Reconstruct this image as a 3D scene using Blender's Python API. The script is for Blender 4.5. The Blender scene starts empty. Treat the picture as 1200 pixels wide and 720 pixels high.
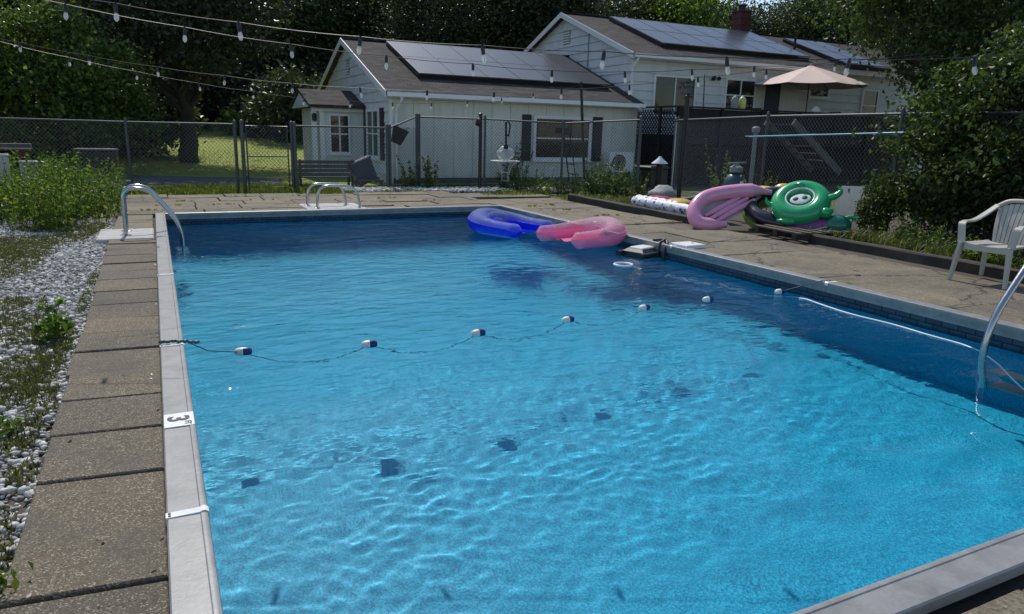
import bpy, math, random
import numpy as np
from mathutils import Matrix, Vector

S = bpy.context.scene
COL = S.collection
rad = math.radians

# ------------------------------------------------------------------ camera
H = 1.43                                   # eye height above the pool coping (z = 0)
FPX = 836.84                               # focal length in pixels of a 1200 px wide picture
RM = np.array(((0.89821263, 0.08254682, -0.43174078),
               (-0.438867, 0.22359338, -0.87028832),
               (0.02469484, 0.97118074, 0.23706147)))
cam = bpy.data.cameras.new('camera')
co = bpy.data.objects.new('camera', cam)
COL.objects.link(co)
S.camera = co
co.matrix_world = Matrix.Translation((0, 0, H)) @ Matrix(RM.tolist()).to_4x4()
cam.sensor_width = 36
cam.lens = 36 * FPX / 1200
cam.clip_start = .05
cam.clip_end = 600

# ------------------------------------------------------------------ sky, sun, exposure
AZ, EL = rad(6), rad(50)
SUN = Vector((math.sin(AZ) * math.cos(EL), math.cos(AZ) * math.cos(EL), math.sin(EL)))
world = bpy.data.worlds.new('World')
S.world = world
world.use_nodes = True
wn = world.node_tree
sky = wn.nodes.new('ShaderNodeTexSky')
sky.sky_type = 'NISHITA'
sky.sun_disc = False
sky.sun_elevation = EL
sky.sun_rotation = AZ
sky.air_density = 1.0
sky.dust_density = .6
bg = wn.nodes['Background']
wn.links.new(sky.outputs[0], bg.inputs[0])
bg.inputs[1].default_value = .13
sl = bpy.data.lights.new('sun', 'SUN')
so = bpy.data.objects.new('sun', sl)
COL.objects.link(so)
sl.energy = 3.2
sl.angle = rad(.5)
sl.color = (1, .95, .86)
sl.cycles.is_caustics_light = True         # sunlight refracts through the rippled water
so.rotation_euler = SUN.to_track_quat('Z', 'Y').to_euler()
S.view_settings.view_transform = 'Standard'
S.view_settings.look = 'None'
S.view_settings.gamma = 1
S.view_settings.exposure = .12
S.render.engine = 'CYCLES'
S.cycles.max_bounces = 10
S.cycles.diffuse_bounces = 3
S.cycles.glossy_bounces = 4
S.cycles.transmission_bounces = 6
S.cycles.transparent_max_bounces = 12
S.cycles.use_adaptive_sampling = True
S.cycles.adaptive_threshold = .015
S.cycles.sample_clamp_indirect = 8

# ------------------------------------------------------------------ survey helpers: a ray of the photograph met with a real plane
def ray(px, py):
    return RM @ np.array([px - 600, -(py - 360), -FPX])
def G(px, py, z=-.03):
    d = ray(px, py); p = d * ((z - H) / d[2]); return Vector((p[0], p[1], z))
def onY(px, py, Y):
    d = ray(px, py); p = d * (Y / d[1]); return Vector((p[0], p[1], p[2] + H))
def onX(px, py, X):
    d = ray(px, py); p = d * (X / d[0]); return Vector((p[0], p[1], p[2] + H))
def onPlane(px, py, c, n):
    d = Vector(ray(px, py)); o = Vector((0, 0, H))
    return o + d * ((Vector(c) - o).dot(n) / d.dot(n))

# ------------------------------------------------------------------ mesh helpers
class MB:
    def __init__(s): s.v = []; s.f = []
    def add(s, v, f):
        n = len(s.v); s.v += [tuple(p) for p in v]; s.f += [tuple(i + n for i in q) for q in f]; return s
    def hexa(s, p):                                    # 4 bottom, 4 top
        return s.add(p, [(3, 2, 1, 0), (4, 5, 6, 7), (0, 1, 5, 4), (1, 2, 6, 5), (2, 3, 7, 6), (3, 0, 4, 7)])
    def box(s, x0, x1, y0, y1, z0, z1):
        return s.hexa([(x0, y0, z0), (x1, y0, z0), (x1, y1, z0), (x0, y1, z0), (x0, y0, z1), (x1, y0, z1), (x1, y1, z1), (x0, y1, z1)])
    def bev(s, x0, x1, y0, y1, z0, z1, b):             # box with chamfered top
        t = [(x0, y0), (x1, y0), (x1, y1), (x0, y1)]; i = [(x0 + b, y0 + b), (x1 - b, y0 + b), (x1 - b, y1 - b), (x0 + b, y1 - b)]
        return s.slab(t, i, z0, z1, b)
    def slab(s, t, i, z0, z1, b):
        v = [(*p, z0) for p in t] + [(*p, z1 - b) for p in t] + [(*p, z1) for p in i]
        f = [(3, 2, 1, 0), (8, 9, 10, 11)]
        for k in range(4):
            l = (k + 1) % 4; f += [(k, l, 4 + l, 4 + k), (4 + k, 4 + l, 8 + l, 8 + k)]
        return s.add(v, f)
    def bar(s, a, b, w, h, up=(0, 0, 1)):              # rectangular bar from a to b
        a, b = Vector(a), Vector(b); d = (b - a).normalized(); u = Vector(up)
        x = d.cross(u)
        if x.length < 1e-4: x = d.cross(Vector((1, 0, 0)))
        x.normalize(); u = x.cross(d)
        x *= w / 2; u *= h / 2
        return s.hexa([a - x - u, a + x - u, b + x - u, b - x - u, a - x + u, a + x + u, b + x + u, b - x + u])
    def tube(s, pts, r, n=8, cap=True, closed=False, sq=1.0):
        pts = [Vector(p) for p in pts]; m = len(pts)
        rs = r if isinstance(r, (list, tuple)) else [r] * m
        T = []
        for i in range(m):
            a = pts[i - 1] if (i or closed) else pts[i]; b = pts[(i + 1) % m] if (i < m - 1 or closed) else pts[i]
            T.append((b - a).normalized())
        u = T[0].orthogonal().normalized(); v = []; base = len(s.v)
        if abs(T[0].z) < .9: u = (Vector((0, 0, 1)) - T[0] * T[0].z).normalized()
        for i in range(m):
            u = (u - T[i] * u.dot(T[i])).normalized(); w = T[i].cross(u)
            for k in range(n):
                a = 2 * math.pi * k / n
                v.append(pts[i] + (u * math.cos(a) * sq + w * math.sin(a)) * rs[i])
        f = []
        for i in range(m if closed else m - 1):
            j = (i + 1) % m
            for k in range(n):
                l = (k + 1) % n; f.append((i * n + k, i * n + l, j * n + l, j * n + k))
        if cap and not closed: f += [tuple(range(n - 1, -1, -1)), tuple(range((m - 1) * n, m * n))]
        return s.add(v, f)
    def lathe(s, prof, c=(0, 0, 0), n=12, M=None):     # (r, z) profile round z, optionally through a matrix
        c = Vector(c); v = []; f = []; m = len(prof)
        for r, z in prof:
            for k in range(n):
                a = 2 * math.pi * k / n; p = Vector((r * math.cos(a), r * math.sin(a), z))
                v.append((M @ p if M else p) + c)
        for i in range(m - 1):
            for k in range(n):
                l = (k + 1) % n; f.append((i * n + k, i * n + l, (i + 1) * n + l, (i + 1) * n + k))
        f += [tuple(range(n - 1, -1, -1)), tuple(range((m - 1) * n, m * n))]
        return s.add(v, f)
    def ell(s, c, ax, ay, az, nu=12, nv=8, e=1.0):
        c, ax, ay, az = map(Vector, (c, ax, ay, az)); v = [c - az]; f = []
        for j in range(1, nv):
            b = -math.pi / 2 + math.pi * j / nv
            for k in range(nu):
                a = 2 * math.pi * k / nu
                v.append(c + ax * math.cos(b) * math.cos(a) + ay * math.cos(b) * math.sin(a) + az * math.sin(b))
        v.append(c + az); L = len(v) - 1
        for k in range(nu):
            l = (k + 1) % nu; f.append((0, 1 + l, 1 + k))
            for j in range(nv - 2): q = 1 + j * nu; f.append((q + k, q + l, q + nu + l, q + nu + k))
            q = 1 + (nv - 2) * nu; f.append((q + k, q + l, L))
        return s.add(v, f)
    def build(s, name, mat, parent=None, smooth=None, kind=None):
        me = bpy.data.meshes.new(name); me.from_pydata(s.v, [], s.f)
        if smooth: me.shade_smooth(); me.set_sharp_from_angle(angle=rad(smooth))
        return link(name, me, mat, parent, kind)
def link(name, me, mat, parent=None, kind=None):
    o = bpy.data.objects.new(name, me); COL.objects.link(o)
    if mat and not me.materials: me.materials.append(mat)
    if parent: o.parent = parent; 
    if kind: o['kind'] = kind
    return o
def fastmesh(name, V, F, smooth=False):
    V = np.asarray(V, np.float32).reshape(-1, 3); F = np.asarray(F, np.int32); k = F.shape[1]
    me = bpy.data.meshes.new(name); me.vertices.add(len(V)); me.vertices.foreach_set('co', V.ravel())
    me.loops.add(F.size); me.loops.foreach_set('vertex_index', F.ravel())
    me.polygons.add(len(F)); me.polygons.foreach_set('loop_start', np.arange(0, F.size, k, dtype=np.int32))
    if smooth: me.polygons.foreach_set('use_smooth', np.ones(len(F), bool))
    me.update(calc_edges=True); me.validate()
    return me
def thing(name, label, cat, loc=(0, 0, 0), rz=0, group=None):
    o = bpy.data.objects.new(name, None); COL.objects.link(o); o.empty_display_size = .1
    o.location = loc; o.rotation_euler = (0, 0, rz); return tag(o, label, cat, group)
def tag(o, label, cat, group=None):
    o['label'] = label; o['category'] = cat
    if group: o['group'] = group
    return o
def copy_tree(o, parent=None):
    c = o.copy(); COL.objects.link(c); c.parent = parent
    for ch in list(o.children): copy_tree(ch, c)
    return c

# ------------------------------------------------------------------ materials
MT = {}
def nodes(name):
    m = bpy.data.materials.new(name); m.use_nodes = True; nt = m.node_tree
    return m, nt, nt.nodes['Principled BSDF']
def N(nt, t, **kw):
    n = nt.nodes.new(t)
    for k, v in kw.items():
        if k in n.inputs.keys(): n.inputs[k].default_value = v
        else: setattr(n, k, v)
    return n
def ramp(nt, src, stops):
    r = nt.nodes.new('ShaderNodeValToRGB'); e = r.color_ramp.elements
    while len(e) < len(stops): e.new(.5)
    for i, (p, c) in enumerate(stops): e[i].position = p; e[i].color = (*c, 1)
    nt.links.new(src, r.inputs[0]); return r.outputs[0]
def bump(nt, b, src, strength=.3, dist=.01):
    n = N(nt, 'ShaderNodeBump', Strength=strength, Distance=dist); nt.links.new(src, n.inputs['Height']); nt.links.new(n.outputs[0], b.inputs['Normal']); return n
def mixc(nt, fac, a, b, mode='MIX'):
    n = nt.nodes.new('ShaderNodeMix'); n.data_type = 'RGBA'; n.blend_type = mode
    for i, x in ((6, a), (7, b)):
        if isinstance(x, tuple): n.inputs[i].default_value = (*x, 1)
        else: nt.links.new(x, n.inputs[i])
    if isinstance(fac, (int, float)): n.inputs[0].default_value = fac
    else: nt.links.new(fac, n.inputs[0])
    return n.outputs[2]
def coords(nt, world=True):
    if world: return nt.nodes.new('ShaderNodeNewGeometry').outputs['Position']
    return nt.nodes.new('ShaderNodeTexCoord').outputs['Object']
def noise(nt, vec, scale, detail=4, rough=.55, scl=None):
    if scl:
        mp = N(nt, 'ShaderNodeMapping'); mp.inputs['Scale'].default_value = scl; nt.links.new(vec, mp.inputs[0]); vec = mp.outputs[0]
    n = N(nt, 'ShaderNodeTexNoise', Scale=scale, Detail=detail, Roughness=rough); nt.links.new(vec, n.inputs['Vector']); return n.outputs[0]
def mat(name, c, r=.6, metal=0, var=.18, scale=6, bmp=0, bscale=60, world=True, dirt=None, spec=None, coat=0, isl=0, streak=None):
    """plain painted / natural surface: base colour with two scales of noise and an optional fine relief"""
    m, nt, b = nodes(name)
    p = coords(nt, world)
    n1 = noise(nt, p, scale, 5); n2 = noise(nt, p, scale * 9, 3)
    lo = tuple(x * (1 - var) for x in c); hi = tuple(min(1, x * (1 + var)) for x in c)
    col = ramp(nt, n1, [(.3, lo), (.7, hi)])
    col = mixc(nt, .35, col, ramp(nt, n2, [(.3, lo), (.7, hi)]))
    if dirt: col = mixc(nt, ramp(nt, noise(nt, p, scale * .6, 6, .7), [(.48, (0, 0, 0)), (.72, (1, 1, 1))]), col, dirt)
    if streak: col = mixc(nt, ramp(nt, noise(nt, p, 3.2, 6, .7, (1.0, 1.0, .16)), [(.45, (0, 0, 0)), (.75, (.8, .8, .8))]), col, streak)
    if isl:
        g = nt.nodes.new('ShaderNodeObjectInfo').outputs['Random']
        col = mixc(nt, 1.0, col, ramp(nt, g, [(0, (1 - isl,) * 3), (1, (1 + isl,) * 3)]), 'MULTIPLY')
    nt.links.new(col, b.inputs['Base Color'])
    rr = ramp(nt, n2, [(.2, (max(0, r - .08),) * 3), (.8, (min(1, r + .08),) * 3)]); nt.links.new(rr, b.inputs['Roughness'])
    b.inputs['Metallic'].default_value = metal
    if spec is not None: b.inputs['Specular IOR Level'].default_value = spec
    if coat: b.inputs['Coat Weight'].default_value = coat
    if bmp: bump(nt, b, noise(nt, p, bscale, 6, .65), bmp, .01)
    MT[name] = m; return m
def leafmat(name, c, trans=.45, var=.55, yel=None):
    m, nt, b = nodes(name)
    g = nt.nodes.new('ShaderNodeNewGeometry')
    col = ramp(nt, g.outputs['Random Per Island'], [(0, tuple(x * (1 - var) for x in c)), (.9, tuple(x * (1 + var) for x in c)), (1, yel or tuple(x * (1 + var) * k for x, k in zip(c, (1.25, 1.15, .9))))])
    nt.links.new(col, b.inputs['Base Color']); b.inputs['Roughness'].default_value = .42
    b.inputs['Specular IOR Level'].default_value = .35
    t = nt.nodes.new('ShaderNodeBsdfTranslucent')
    nt.links.new(mixc(nt, 1.0, col, (1.45, 1.5, .7), 'MULTIPLY'), t.inputs[0])
    mx = nt.nodes.new('ShaderNodeMixShader'); mx.inputs[0].default_value = trans
    nt.links.new(b.outputs[0], mx.inputs[1]); nt.links.new(t.outputs[0], mx.inputs[2])
    nt.links.new(mx.outputs[0], nt.nodes['Material Output'].inputs[0]); MT[name] = m; return m
def filmmat(name, tint, body, dif, rough=.06, edge=.45):
    """thin inflated vinyl: sees through, shines, and carries a little colour of its own"""
    m, nt, b = nodes(name)
    tr = nt.nodes.new('ShaderNodeBsdfTransparent'); tr.inputs[0].default_value = (*tint, 1)
    b.inputs['Base Color'].default_value = (*body, 1); b.inputs['Roughness'].default_value = rough
    b.inputs['Specular IOR Level'].default_value = .8
    bump(nt, b, noise(nt, coords(nt, False), 14, 3), .25, .02)
    fr = N(nt, 'ShaderNodeLayerWeight', Blend=.3)
    ad = N(nt, 'ShaderNodeMath', operation='MULTIPLY_ADD'); ad.use_clamp = True
    nt.links.new(fr.outputs['Facing'], ad.inputs[0]); ad.inputs[1].default_value = edge; ad.inputs[2].default_value = dif
    mx = nt.nodes.new('ShaderNodeMixShader'); nt.links.new(ad.outputs[0], mx.inputs[0])
    nt.links.new(tr.outputs[0], mx.inputs[1]); nt.links.new(b.outputs[0], mx.inputs[2])
    nt.links.new(mx.outputs[0], nt.nodes['Material Output'].inputs[0]); MT[name] = m; return m

mat('siding', (.70, .71, .70), .55, var=.06, scale=2, dirt=(.64, .66, .64), streak=(.54, .56, .54))
mat('siding_cream', (.70, .70, .63), .6, var=.07, scale=2, dirt=(.62, .62, .55), streak=(.53, .53, .46))
mat('trim', (.78, .79, .78), .45, var=.05, scale=5)
mat('shutter', (.012, .014, .022), .5)
mat('gutter', (.80, .81, .82), .3, var=.04)
mat('black_metal', (.012, .013, .014), .42, var=.3)
mat('black_plastic', (.015, .015, .017), .45, var=.3)
mat('galv', (.085, .095, .10), .5, metal=.3, var=.2, scale=14)
mat('chain', (.15, .16, .165), .5, metal=.3, var=.2, scale=10)
mat('chain_bright', (.24, .25, .26), .5, metal=.3, var=.2, scale=10)
mat('steel', (.46, .47, .48), .24, metal=1, var=.06, scale=12)
mat('coping', (.25, .252, .25), .42, var=.2, scale=9, dirt=(.17, .168, .16), bmp=.10, bscale=45)
mat('white_plastic', (.78, .79, .78), .35, var=.05)
mat('decking_dark', (.014, .011, .010), .75, var=.4, scale=5, bmp=.3, bscale=40)
mat('old_wood', (.11, .085, .062), .85, var=.4, scale=7, bmp=.5, bscale=50, isl=.15)
mat('dark_timber', (.045, .038, .032), .9, var=.45, scale=6, bmp=.6, bscale=40)
mat('grey_wood', (.10, .098, .092), .85, var=.3, scale=8, bmp=.3, bscale=50)
mat('brick_red', (.115, .036, .034), .85, var=.3, scale=9, bmp=.4)
mat('chair_plastic', (.47, .45, .40), .42, var=.07, scale=4, dirt=(.42, .40, .35), world=False)
mat('pink_vinyl', (.78, .33, .50), .22, var=.05, world=False, coat=.3, bmp=.22, bscale=7)
mat('green_vinyl', (.014, .36, .125), .22, var=.06, world=False, coat=.4, bmp=.22, bscale=7)
mat('teal_vinyl', (.01, .16, .10), .25, var=.1, world=False, coat=.3, bmp=.22, bscale=7)
mat('lime_vinyl', (.14, .26, .04), .3, var=.1, world=False, bmp=.22, bscale=7)
mat('black_vinyl', (.012, .012, .018), .2, var=.1, world=False, coat=.4, bmp=.22, bscale=7)
mat('white_vinyl', (.75, .78, .75), .25, var=.05, world=False)
mat('purple_vinyl', (.26, .06, .20), .25, var=.1, world=False, bmp=.22, bscale=7)
mat('yellow_vinyl', (.62, .36, .02), .3, var=.1, world=False, bmp=.22, bscale=7)
mat('slate_vinyl', (.05, .09, .11), .35, var=.2, world=False)
mat('red_cloth', (.45, .06, .09), .9, var=.2, scale=12, bmp=.6, bscale=40)
mat('brown_cloth', (.22, .09, .06), .9, var=.3, scale=12, bmp=.6, bscale=40)
mat('white_cloth', (.72, .72, .70), .9, var=.1, scale=12, bmp=.5, bscale=30)
mat('parasol', (.68, .54, .48), .85, var=.07, scale=3)
mat('pole_blue', (.10, .33, .48), .3, var=.08)
mat('blue_bin', (.03, .04, .07), .5, var=.2)
mat('navy_float', (.01, .02, .12), .35, var=.1, world=False)
mat('white_float', (.76, .74, .68), .4, var=.06, world=False, dirt=(.6, .57, .5))
mat('rope', (.30, .32, .36), .8, var=.5, scale=90)
mat('hose', (.78, .80, .80), .4, var=.04)
mat('bark', (.045, .036, .028), .95, var=.4, scale=5, bmp=.8, bscale=18)
mat('soil', (.075, .062, .045), .95, var=.4, scale=3, bmp=.7, bscale=30)
def stone():
    m, nt, b = nodes('stone_white'); p = coords(nt); g = nt.nodes.new('ShaderNodeNewGeometry').outputs['Random Per Island']
    col = ramp(nt, g, [(0, (.15, .14, .115)), (.3, (.36, .345, .31)), (.65, (.56, .55, .52)), (1, (.74, .73, .70))])
    nt.links.new(mixc(nt, ramp(nt, noise(nt, p, 60, 4, .7), [(.45, (0, 0, 0)), (.75, (.6, .6, .6))]), col, (.30, .28, .24)), b.inputs['Base Color'])
    b.inputs['Roughness'].default_value = .85; MT['stone_white'] = m
stone()
mat('gravel_soil', (.16, .15, .125), .95, var=.45, scale=14, bmp=.8, bscale=40)
mat('pad_concrete', (.46, .455, .43), .85, var=.2, scale=6, dirt=(.28, .27, .24), bmp=.3)
mat('board_grey', (.26, .29, .28), .7, var=.15, scale=10, bmp=.2)
mat('asphalt', (.085, .087, .092), .9, var=.2, scale=20, bmp=.3, bscale=150)
mat('printed_black', (.01, .01, .012), .6)
leafmat('leaf_dark', (.038, .054, .030), .32)
leafmat('leaf_mid', (.046, .076, .024), .38)
leafmat('leaf_bright', (.10, .165, .032), .5)
leafmat('leaf_shrub', (.046, .074, .022), .42)
leafmat('leaf_lawn', (.082, .125, .030), .45)
leafmat('leaf_weed', (.095, .155, .030), .5, yel=(.3, .27, .05))
leafmat('leaf_grass', (.11, .145, .032), .45, yel=(.34, .29, .10))
leafmat('leaf_bed', (.085, .105, .030), .42, yel=(.26, .21, .09))
leafmat('leaf_moss', (.085, .095, .028), .35, yel=(.24, .19, .08))
leafmat('leaf_dry', (.16, .16, .06), .45, yel=(.36, .29, .13))

def agg(name, c, c2, scale=150, fleck=(.45, .40, .30), stain=(.12, .105, .085), fa=.66, crack=0):
    """exposed-aggregate / weathered concrete"""
    m, nt, b = nodes(name); p = coords(nt)
    col = ramp(nt, noise(nt, p, 2.2, 6, .65), [(.3, c), (.7, c2)])
    col = mixc(nt, .5, col, ramp(nt, noise(nt, p, 28, 4, .7), [(.3, tuple(x * .72 for x in c)), (.7, tuple(x * 1.2 for x in c2))]))
    vo = N(nt, 'ShaderNodeTexVoronoi', Scale=scale); nt.links.new(p, vo.inputs['Vector'])
    cr = nt.nodes.new('ShaderNodeSeparateColor'); nt.links.new(vo.outputs['Color'], cr.inputs[0])
    col = mixc(nt, ramp(nt, cr.outputs[0], [(fa, (0, 0, 0)), (1, (1, 1, 1))]), col, fleck)
    col = mixc(nt, ramp(nt, cr.outputs[1], [(.70, (0, 0, 0)), (1, (.8, .8, .8))]), col, tuple(x * .4 for x in c))
    col = mixc(nt, ramp(nt, noise(nt, p, 1.4, 8, .78), [(.47, (0, 0, 0)), (.66, (.85, .85, .85))]), col, stain)
    if crack:
        wv = N(nt, 'ShaderNodeTexNoise', Scale=2.5, Detail=5.0); nt.links.new(p, wv.inputs['Vector'])
        ad = N(nt, 'ShaderNodeVectorMath', operation='MULTIPLY_ADD'); nt.links.new(wv.outputs['Color'], ad.inputs[0]); ad.inputs[1].default_value = (.5, .5, .5); nt.links.new(p, ad.inputs[2])
        vc = N(nt, 'ShaderNodeTexVoronoi', Scale=crack, feature='DISTANCE_TO_EDGE'); nt.links.new(ad.outputs[0], vc.inputs['Vector'])
        col = mixc(nt, ramp(nt, vc.outputs['Distance'], [(.004, (.85, .85, .85)), (.012, (0, 0, 0))]), col, tuple(x * .22 for x in c))
    r = nt.nodes.new('ShaderNodeObjectInfo').outputs['Random']
    col = mixc(nt, 1.0, col, ramp(nt, r, [(0, (.78, .79, .82)), (.5, (1, 1, 1)), (1, (1.18, 1.15, 1.08))]), 'MULTIPLY')
    nt.links.new(col, b.inputs['Base Color']); b.inputs['Roughness'].default_value = .88
    n = bump(nt, b, vo.outputs['Distance'], .5, .004)
    MT[name] = m; return m
agg('paver', (.092, .074, .050), (.140, .114, .078), 190, fleck=(.36, .31, .23), stain=(.085, .075, .06), fa=.72)
agg('deck_stone', (.148, .124, .086), (.212, .180, .126), 90, fleck=(.29, .25, .18), stain=(.085, .074, .056), fa=.82, crack=.62)

def liner():
    m, nt, b = nodes('liner'); p = coords(nt)
    n1 = noise(nt, p, 62, 2, .6); n2 = noise(nt, p, 150, 2, .6); n3 = noise(nt, p, 1.3, 4)
    col = ramp(nt, n1, [(.40, (.002, .12, .25)), (.5, (.003, .25, .43)), (.60, (.013, .48, .67))])
    col = mixc(nt, .5, col, ramp(nt, n2, [(.42, (.002, .10, .22)), (.58, (.015, .48, .67))]))
    col = mixc(nt, .2, col, ramp(nt, n3, [(.35, (.004, .24, .42)), (.65, (.008, .38, .58))]))
    # printed tile border along the top of the liner, two courses of navy tile
    sp = nt.nodes.new('ShaderNodeSeparateXYZ'); nt.links.new(p, sp.inputs[0])
    add = N(nt, 'ShaderNodeMath', operation='ADD'); nt.links.new(sp.outputs[0], add.inputs[0]); nt.links.new(sp.outputs[1], add.inputs[1])
    cb = nt.nodes.new('ShaderNodeCombineXYZ'); nt.links.new(add.outputs[0], cb.inputs[0]); nt.links.new(sp.outputs[2], cb.inputs[1])
    br = N(nt, 'ShaderNodeTexBrick', Scale=1.0); br.inputs['Brick Width'].default_value = .15; br.inputs['Row Height'].default_value = .075
    br.inputs['Mortar Size'].default_value = .006; br.inputs['Color1'].default_value = (.016, .045, .085, 1); br.inputs['Color2'].default_value = (.030, .075, .12, 1)
    br.inputs['Mortar'].default_value = (.006, .012, .022, 1); nt.links.new(cb.outputs[0], br.inputs['Vector'])
    gt = N(nt, 'ShaderNodeMath', operation='GREATER_THAN'); nt.links.new(sp.outputs[2], gt.inputs[0]); gt.inputs[1].default_value = -.245
    nt.links.new(mixc(nt, gt.outputs[0], col, br.outputs[0]), b.inputs['Base Color'])
    b.inputs['Roughness'].default_value = .55; b.inputs['Specular IOR Level'].default_value = .25; MT['liner'] = m
liner()

def shingle():
    m, nt, b = nodes('shingle'); p = coords(nt)
    br = N(nt, 'ShaderNodeTexBrick', Scale=1.0); br.inputs['Brick Width'].default_value = .32; br.inputs['Row Height'].default_value = .14
    br.inputs['Mortar Size'].default_value = .012; br.inputs['Bias'].default_value = -.1
    br.inputs['Color1'].default_value = (.040, .037, .037, 1); br.inputs['Color2'].default_value = (.105, .095, .088, 1); br.inputs['Mortar'].default_value = (.022, .02, .02, 1)
    nt.links.new(p, br.inputs['Vector'])
    col = mixc(nt, .3, br.outputs[0], ramp(nt, noise(nt, p, 3, 5), [(.3, (.045, .04, .04)), (.7, (.11, .10, .095))]))
    nt.links.new(col, b.inputs['Base Color']); b.inputs['Roughness'].default_value = .95; b.inputs['Specular IOR Level'].default_value = .2
    bump(nt, b, br.outputs['Fac'], -.4, .02); MT['shingle'] = m
shingle()
def solar():
    m, nt, b = nodes('solar_glass'); p = coords(nt, False)
    br = N(nt, 'ShaderNodeTexBrick', Scale=1.0, offset=0.0); br.inputs['Brick Width'].default_value = .17; br.inputs['Row Height'].default_value = .17
    br.inputs['Mortar Size'].default_value = .004; br.inputs['Color1'].default_value = (.030, .034, .042, 1); br.inputs['Color2'].default_value = (.036, .040, .048, 1); br.inputs['Mortar'].default_value = (.055, .058, .064, 1)
    nt.links.new(p, br.inputs['Vector']); nt.links.new(br.outputs[0], b.inputs['Base Color'])
    b.inputs['Roughness'].default_value = .30; b.inputs['Specular IOR Level'].default_value = .85
    bump(nt, b, noise(nt, p, 1.2, 2), .04, .05); MT['solar_glass'] = m
solar()
def pane():
    m, nt, b = nodes('window_glass'); p = coords(nt)
    nt.links.new(ramp(nt, noise(nt, p, 1.5, 3), [(.35, (.008, .009, .010)), (.7, (.03, .032, .034))]), b.inputs['Base Color'])
    b.inputs['Roughness'].default_value = .05; bump(nt, b, noise(nt, p, 1.0, 1), .03, .05); MT['window_glass'] = m
pane()
def bulbglass():
    m, nt, b = nodes('bulb_glass')
    tr = nt.nodes.new('ShaderNodeBsdfTransparent'); b.inputs['Base Color'].default_value = (.85, .85, .80, 1); b.inputs['Roughness'].default_value = .12
    b.inputs['Specular IOR Level'].default_value = 1.0; b.inputs['Transmission Weight'].default_value = 0
    tl = nt.nodes.new('ShaderNodeBsdfTranslucent'); tl.inputs[0].default_value = (.9, .9, .86, 1)
    m1 = nt.nodes.new('ShaderNodeMixShader'); m1.inputs[0].default_value = .5; nt.links.new(b.outputs[0], m1.inputs[1]); nt.links.new(tl.outputs[0], m1.inputs[2])
    mx = nt.nodes.new('ShaderNodeMixShader'); mx.inputs[0].default_value = .34; nt.links.new(tr.outputs[0], mx.inputs[1]); nt.links.new(m1.outputs[0], mx.inputs[2])
    nt.links.new(mx.outputs[0], nt.nodes['Material Output'].inputs[0]); MT['bulb_glass'] = m
bulbglass()
filmmat('clear_film', (.96, .96, .97), (.55, .57, .60), .07, .02, .20)
filmmat('blue_film', (.03, .10, .95), (.006, .03, .78), .78, .05, .2)
filmmat('pink_film', (.98, .42, .60), (.95, .25, .45), .84, .05, .15)
filmmat('pink_clear', (.98, .82, .90), (.92, .66, .77), .19, .02, .32)
filmmat('blue_clear', (.60, .70, .97), (.42, .50, .85), .19, .02, .32)
filmmat('clear_bag', (.85, .87, .88), (.75, .77, .78), .45, .2)
ZW_ = -.18
def water_mat():
    m, nt, b = nodes('water'); nt.nodes.remove(b)
    gl = N(nt, 'ShaderNodeBsdfRefraction', IOR=1.1, Roughness=0.0); gl.inputs['Color'].default_value = (.95, .99, .995, 1)
    gs = N(nt, 'ShaderNodeBsdfGlossy', Roughness=.025); fr = N(nt, 'ShaderNodeFresnel', IOR=1.13); mx = nt.nodes.new('ShaderNodeMixShader')
    nt.links.new(fr.outputs[0], mx.inputs[0]); nt.links.new(gl.outputs[0], mx.inputs[1]); nt.links.new(gs.outputs[0], mx.inputs[2])
    p = coords(nt)
    sp = nt.nodes.new('ShaderNodeSeparateXYZ'); nt.links.new(p, sp.inputs[0])
    mr = N(nt, 'ShaderNodeMapRange'); mr.inputs['From Min'].default_value = 2.6; mr.inputs['From Max'].default_value = 5.4; mr.inputs['To Min'].default_value = .04; mr.inputs['To Max'].default_value = 1.0; nt.links.new(sp.outputs[1], mr.inputs['Value'])
    rip = N(nt, 'ShaderNodeMath', operation='MULTIPLY'); nt.links.new(noise(nt, p, 7.5, 3, .5, (.55, 1.0, 1.0)), rip.inputs[0]); nt.links.new(mr.outputs[0], rip.inputs[1])
    # steeper ripples added near the far wall to catch sun glints
    ds = N(nt, 'ShaderNodeVectorMath', operation='DISTANCE'); nt.links.new(p, ds.inputs[0]); ds.inputs[1].default_value = (2.05, 11.5, ZW_)
    m2 = N(nt, 'ShaderNodeMapRange'); m2.inputs['From Min'].default_value = .25; m2.inputs['From Max'].default_value = .95; m2.inputs['To Min'].default_value = 2.2; m2.inputs['To Max'].default_value = 0; nt.links.new(ds.outputs['Value'], m2.inputs['Value'])
    r2 = N(nt, 'ShaderNodeMath', operation='MULTIPLY_ADD'); nt.links.new(noise(nt, p, 13, 2, .5), r2.inputs[0]); nt.links.new(m2.outputs[0], r2.inputs[1]); nt.links.new(rip.outputs[0], r2.inputs[2]); rip = r2
    bu = N(nt, 'ShaderNodeBump', Strength=1.0, Distance=.036); nt.links.new(rip.outputs[0], bu.inputs['Height']); [nt.links.new(bu.outputs[0], q_.inputs['Normal']) for q_ in (gl, gs, fr)]
    nt.links.new(mx.outputs[0], nt.nodes['Material Output'].inputs[0]); MT['water'] = m
water_mat()
def pattern_cloth():
    m, nt, b = nodes('print_cloth'); p = coords(nt)
    vo = N(nt, 'ShaderNodeTexVoronoi', Scale=9); nt.links.new(p, vo.inputs['Vector'])
    col = ramp(nt, vo.outputs['Distance'], [(.22, (.05, .06, .22)), (.36, (.76, .77, .80))])
    nt.links.new(col, b.inputs['Base Color']); b.inputs['Roughness'].default_value = .6; bump(nt, b, noise(nt, p, 20, 3), .4, .02); MT['print_cloth'] = m
pattern_cloth()
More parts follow.
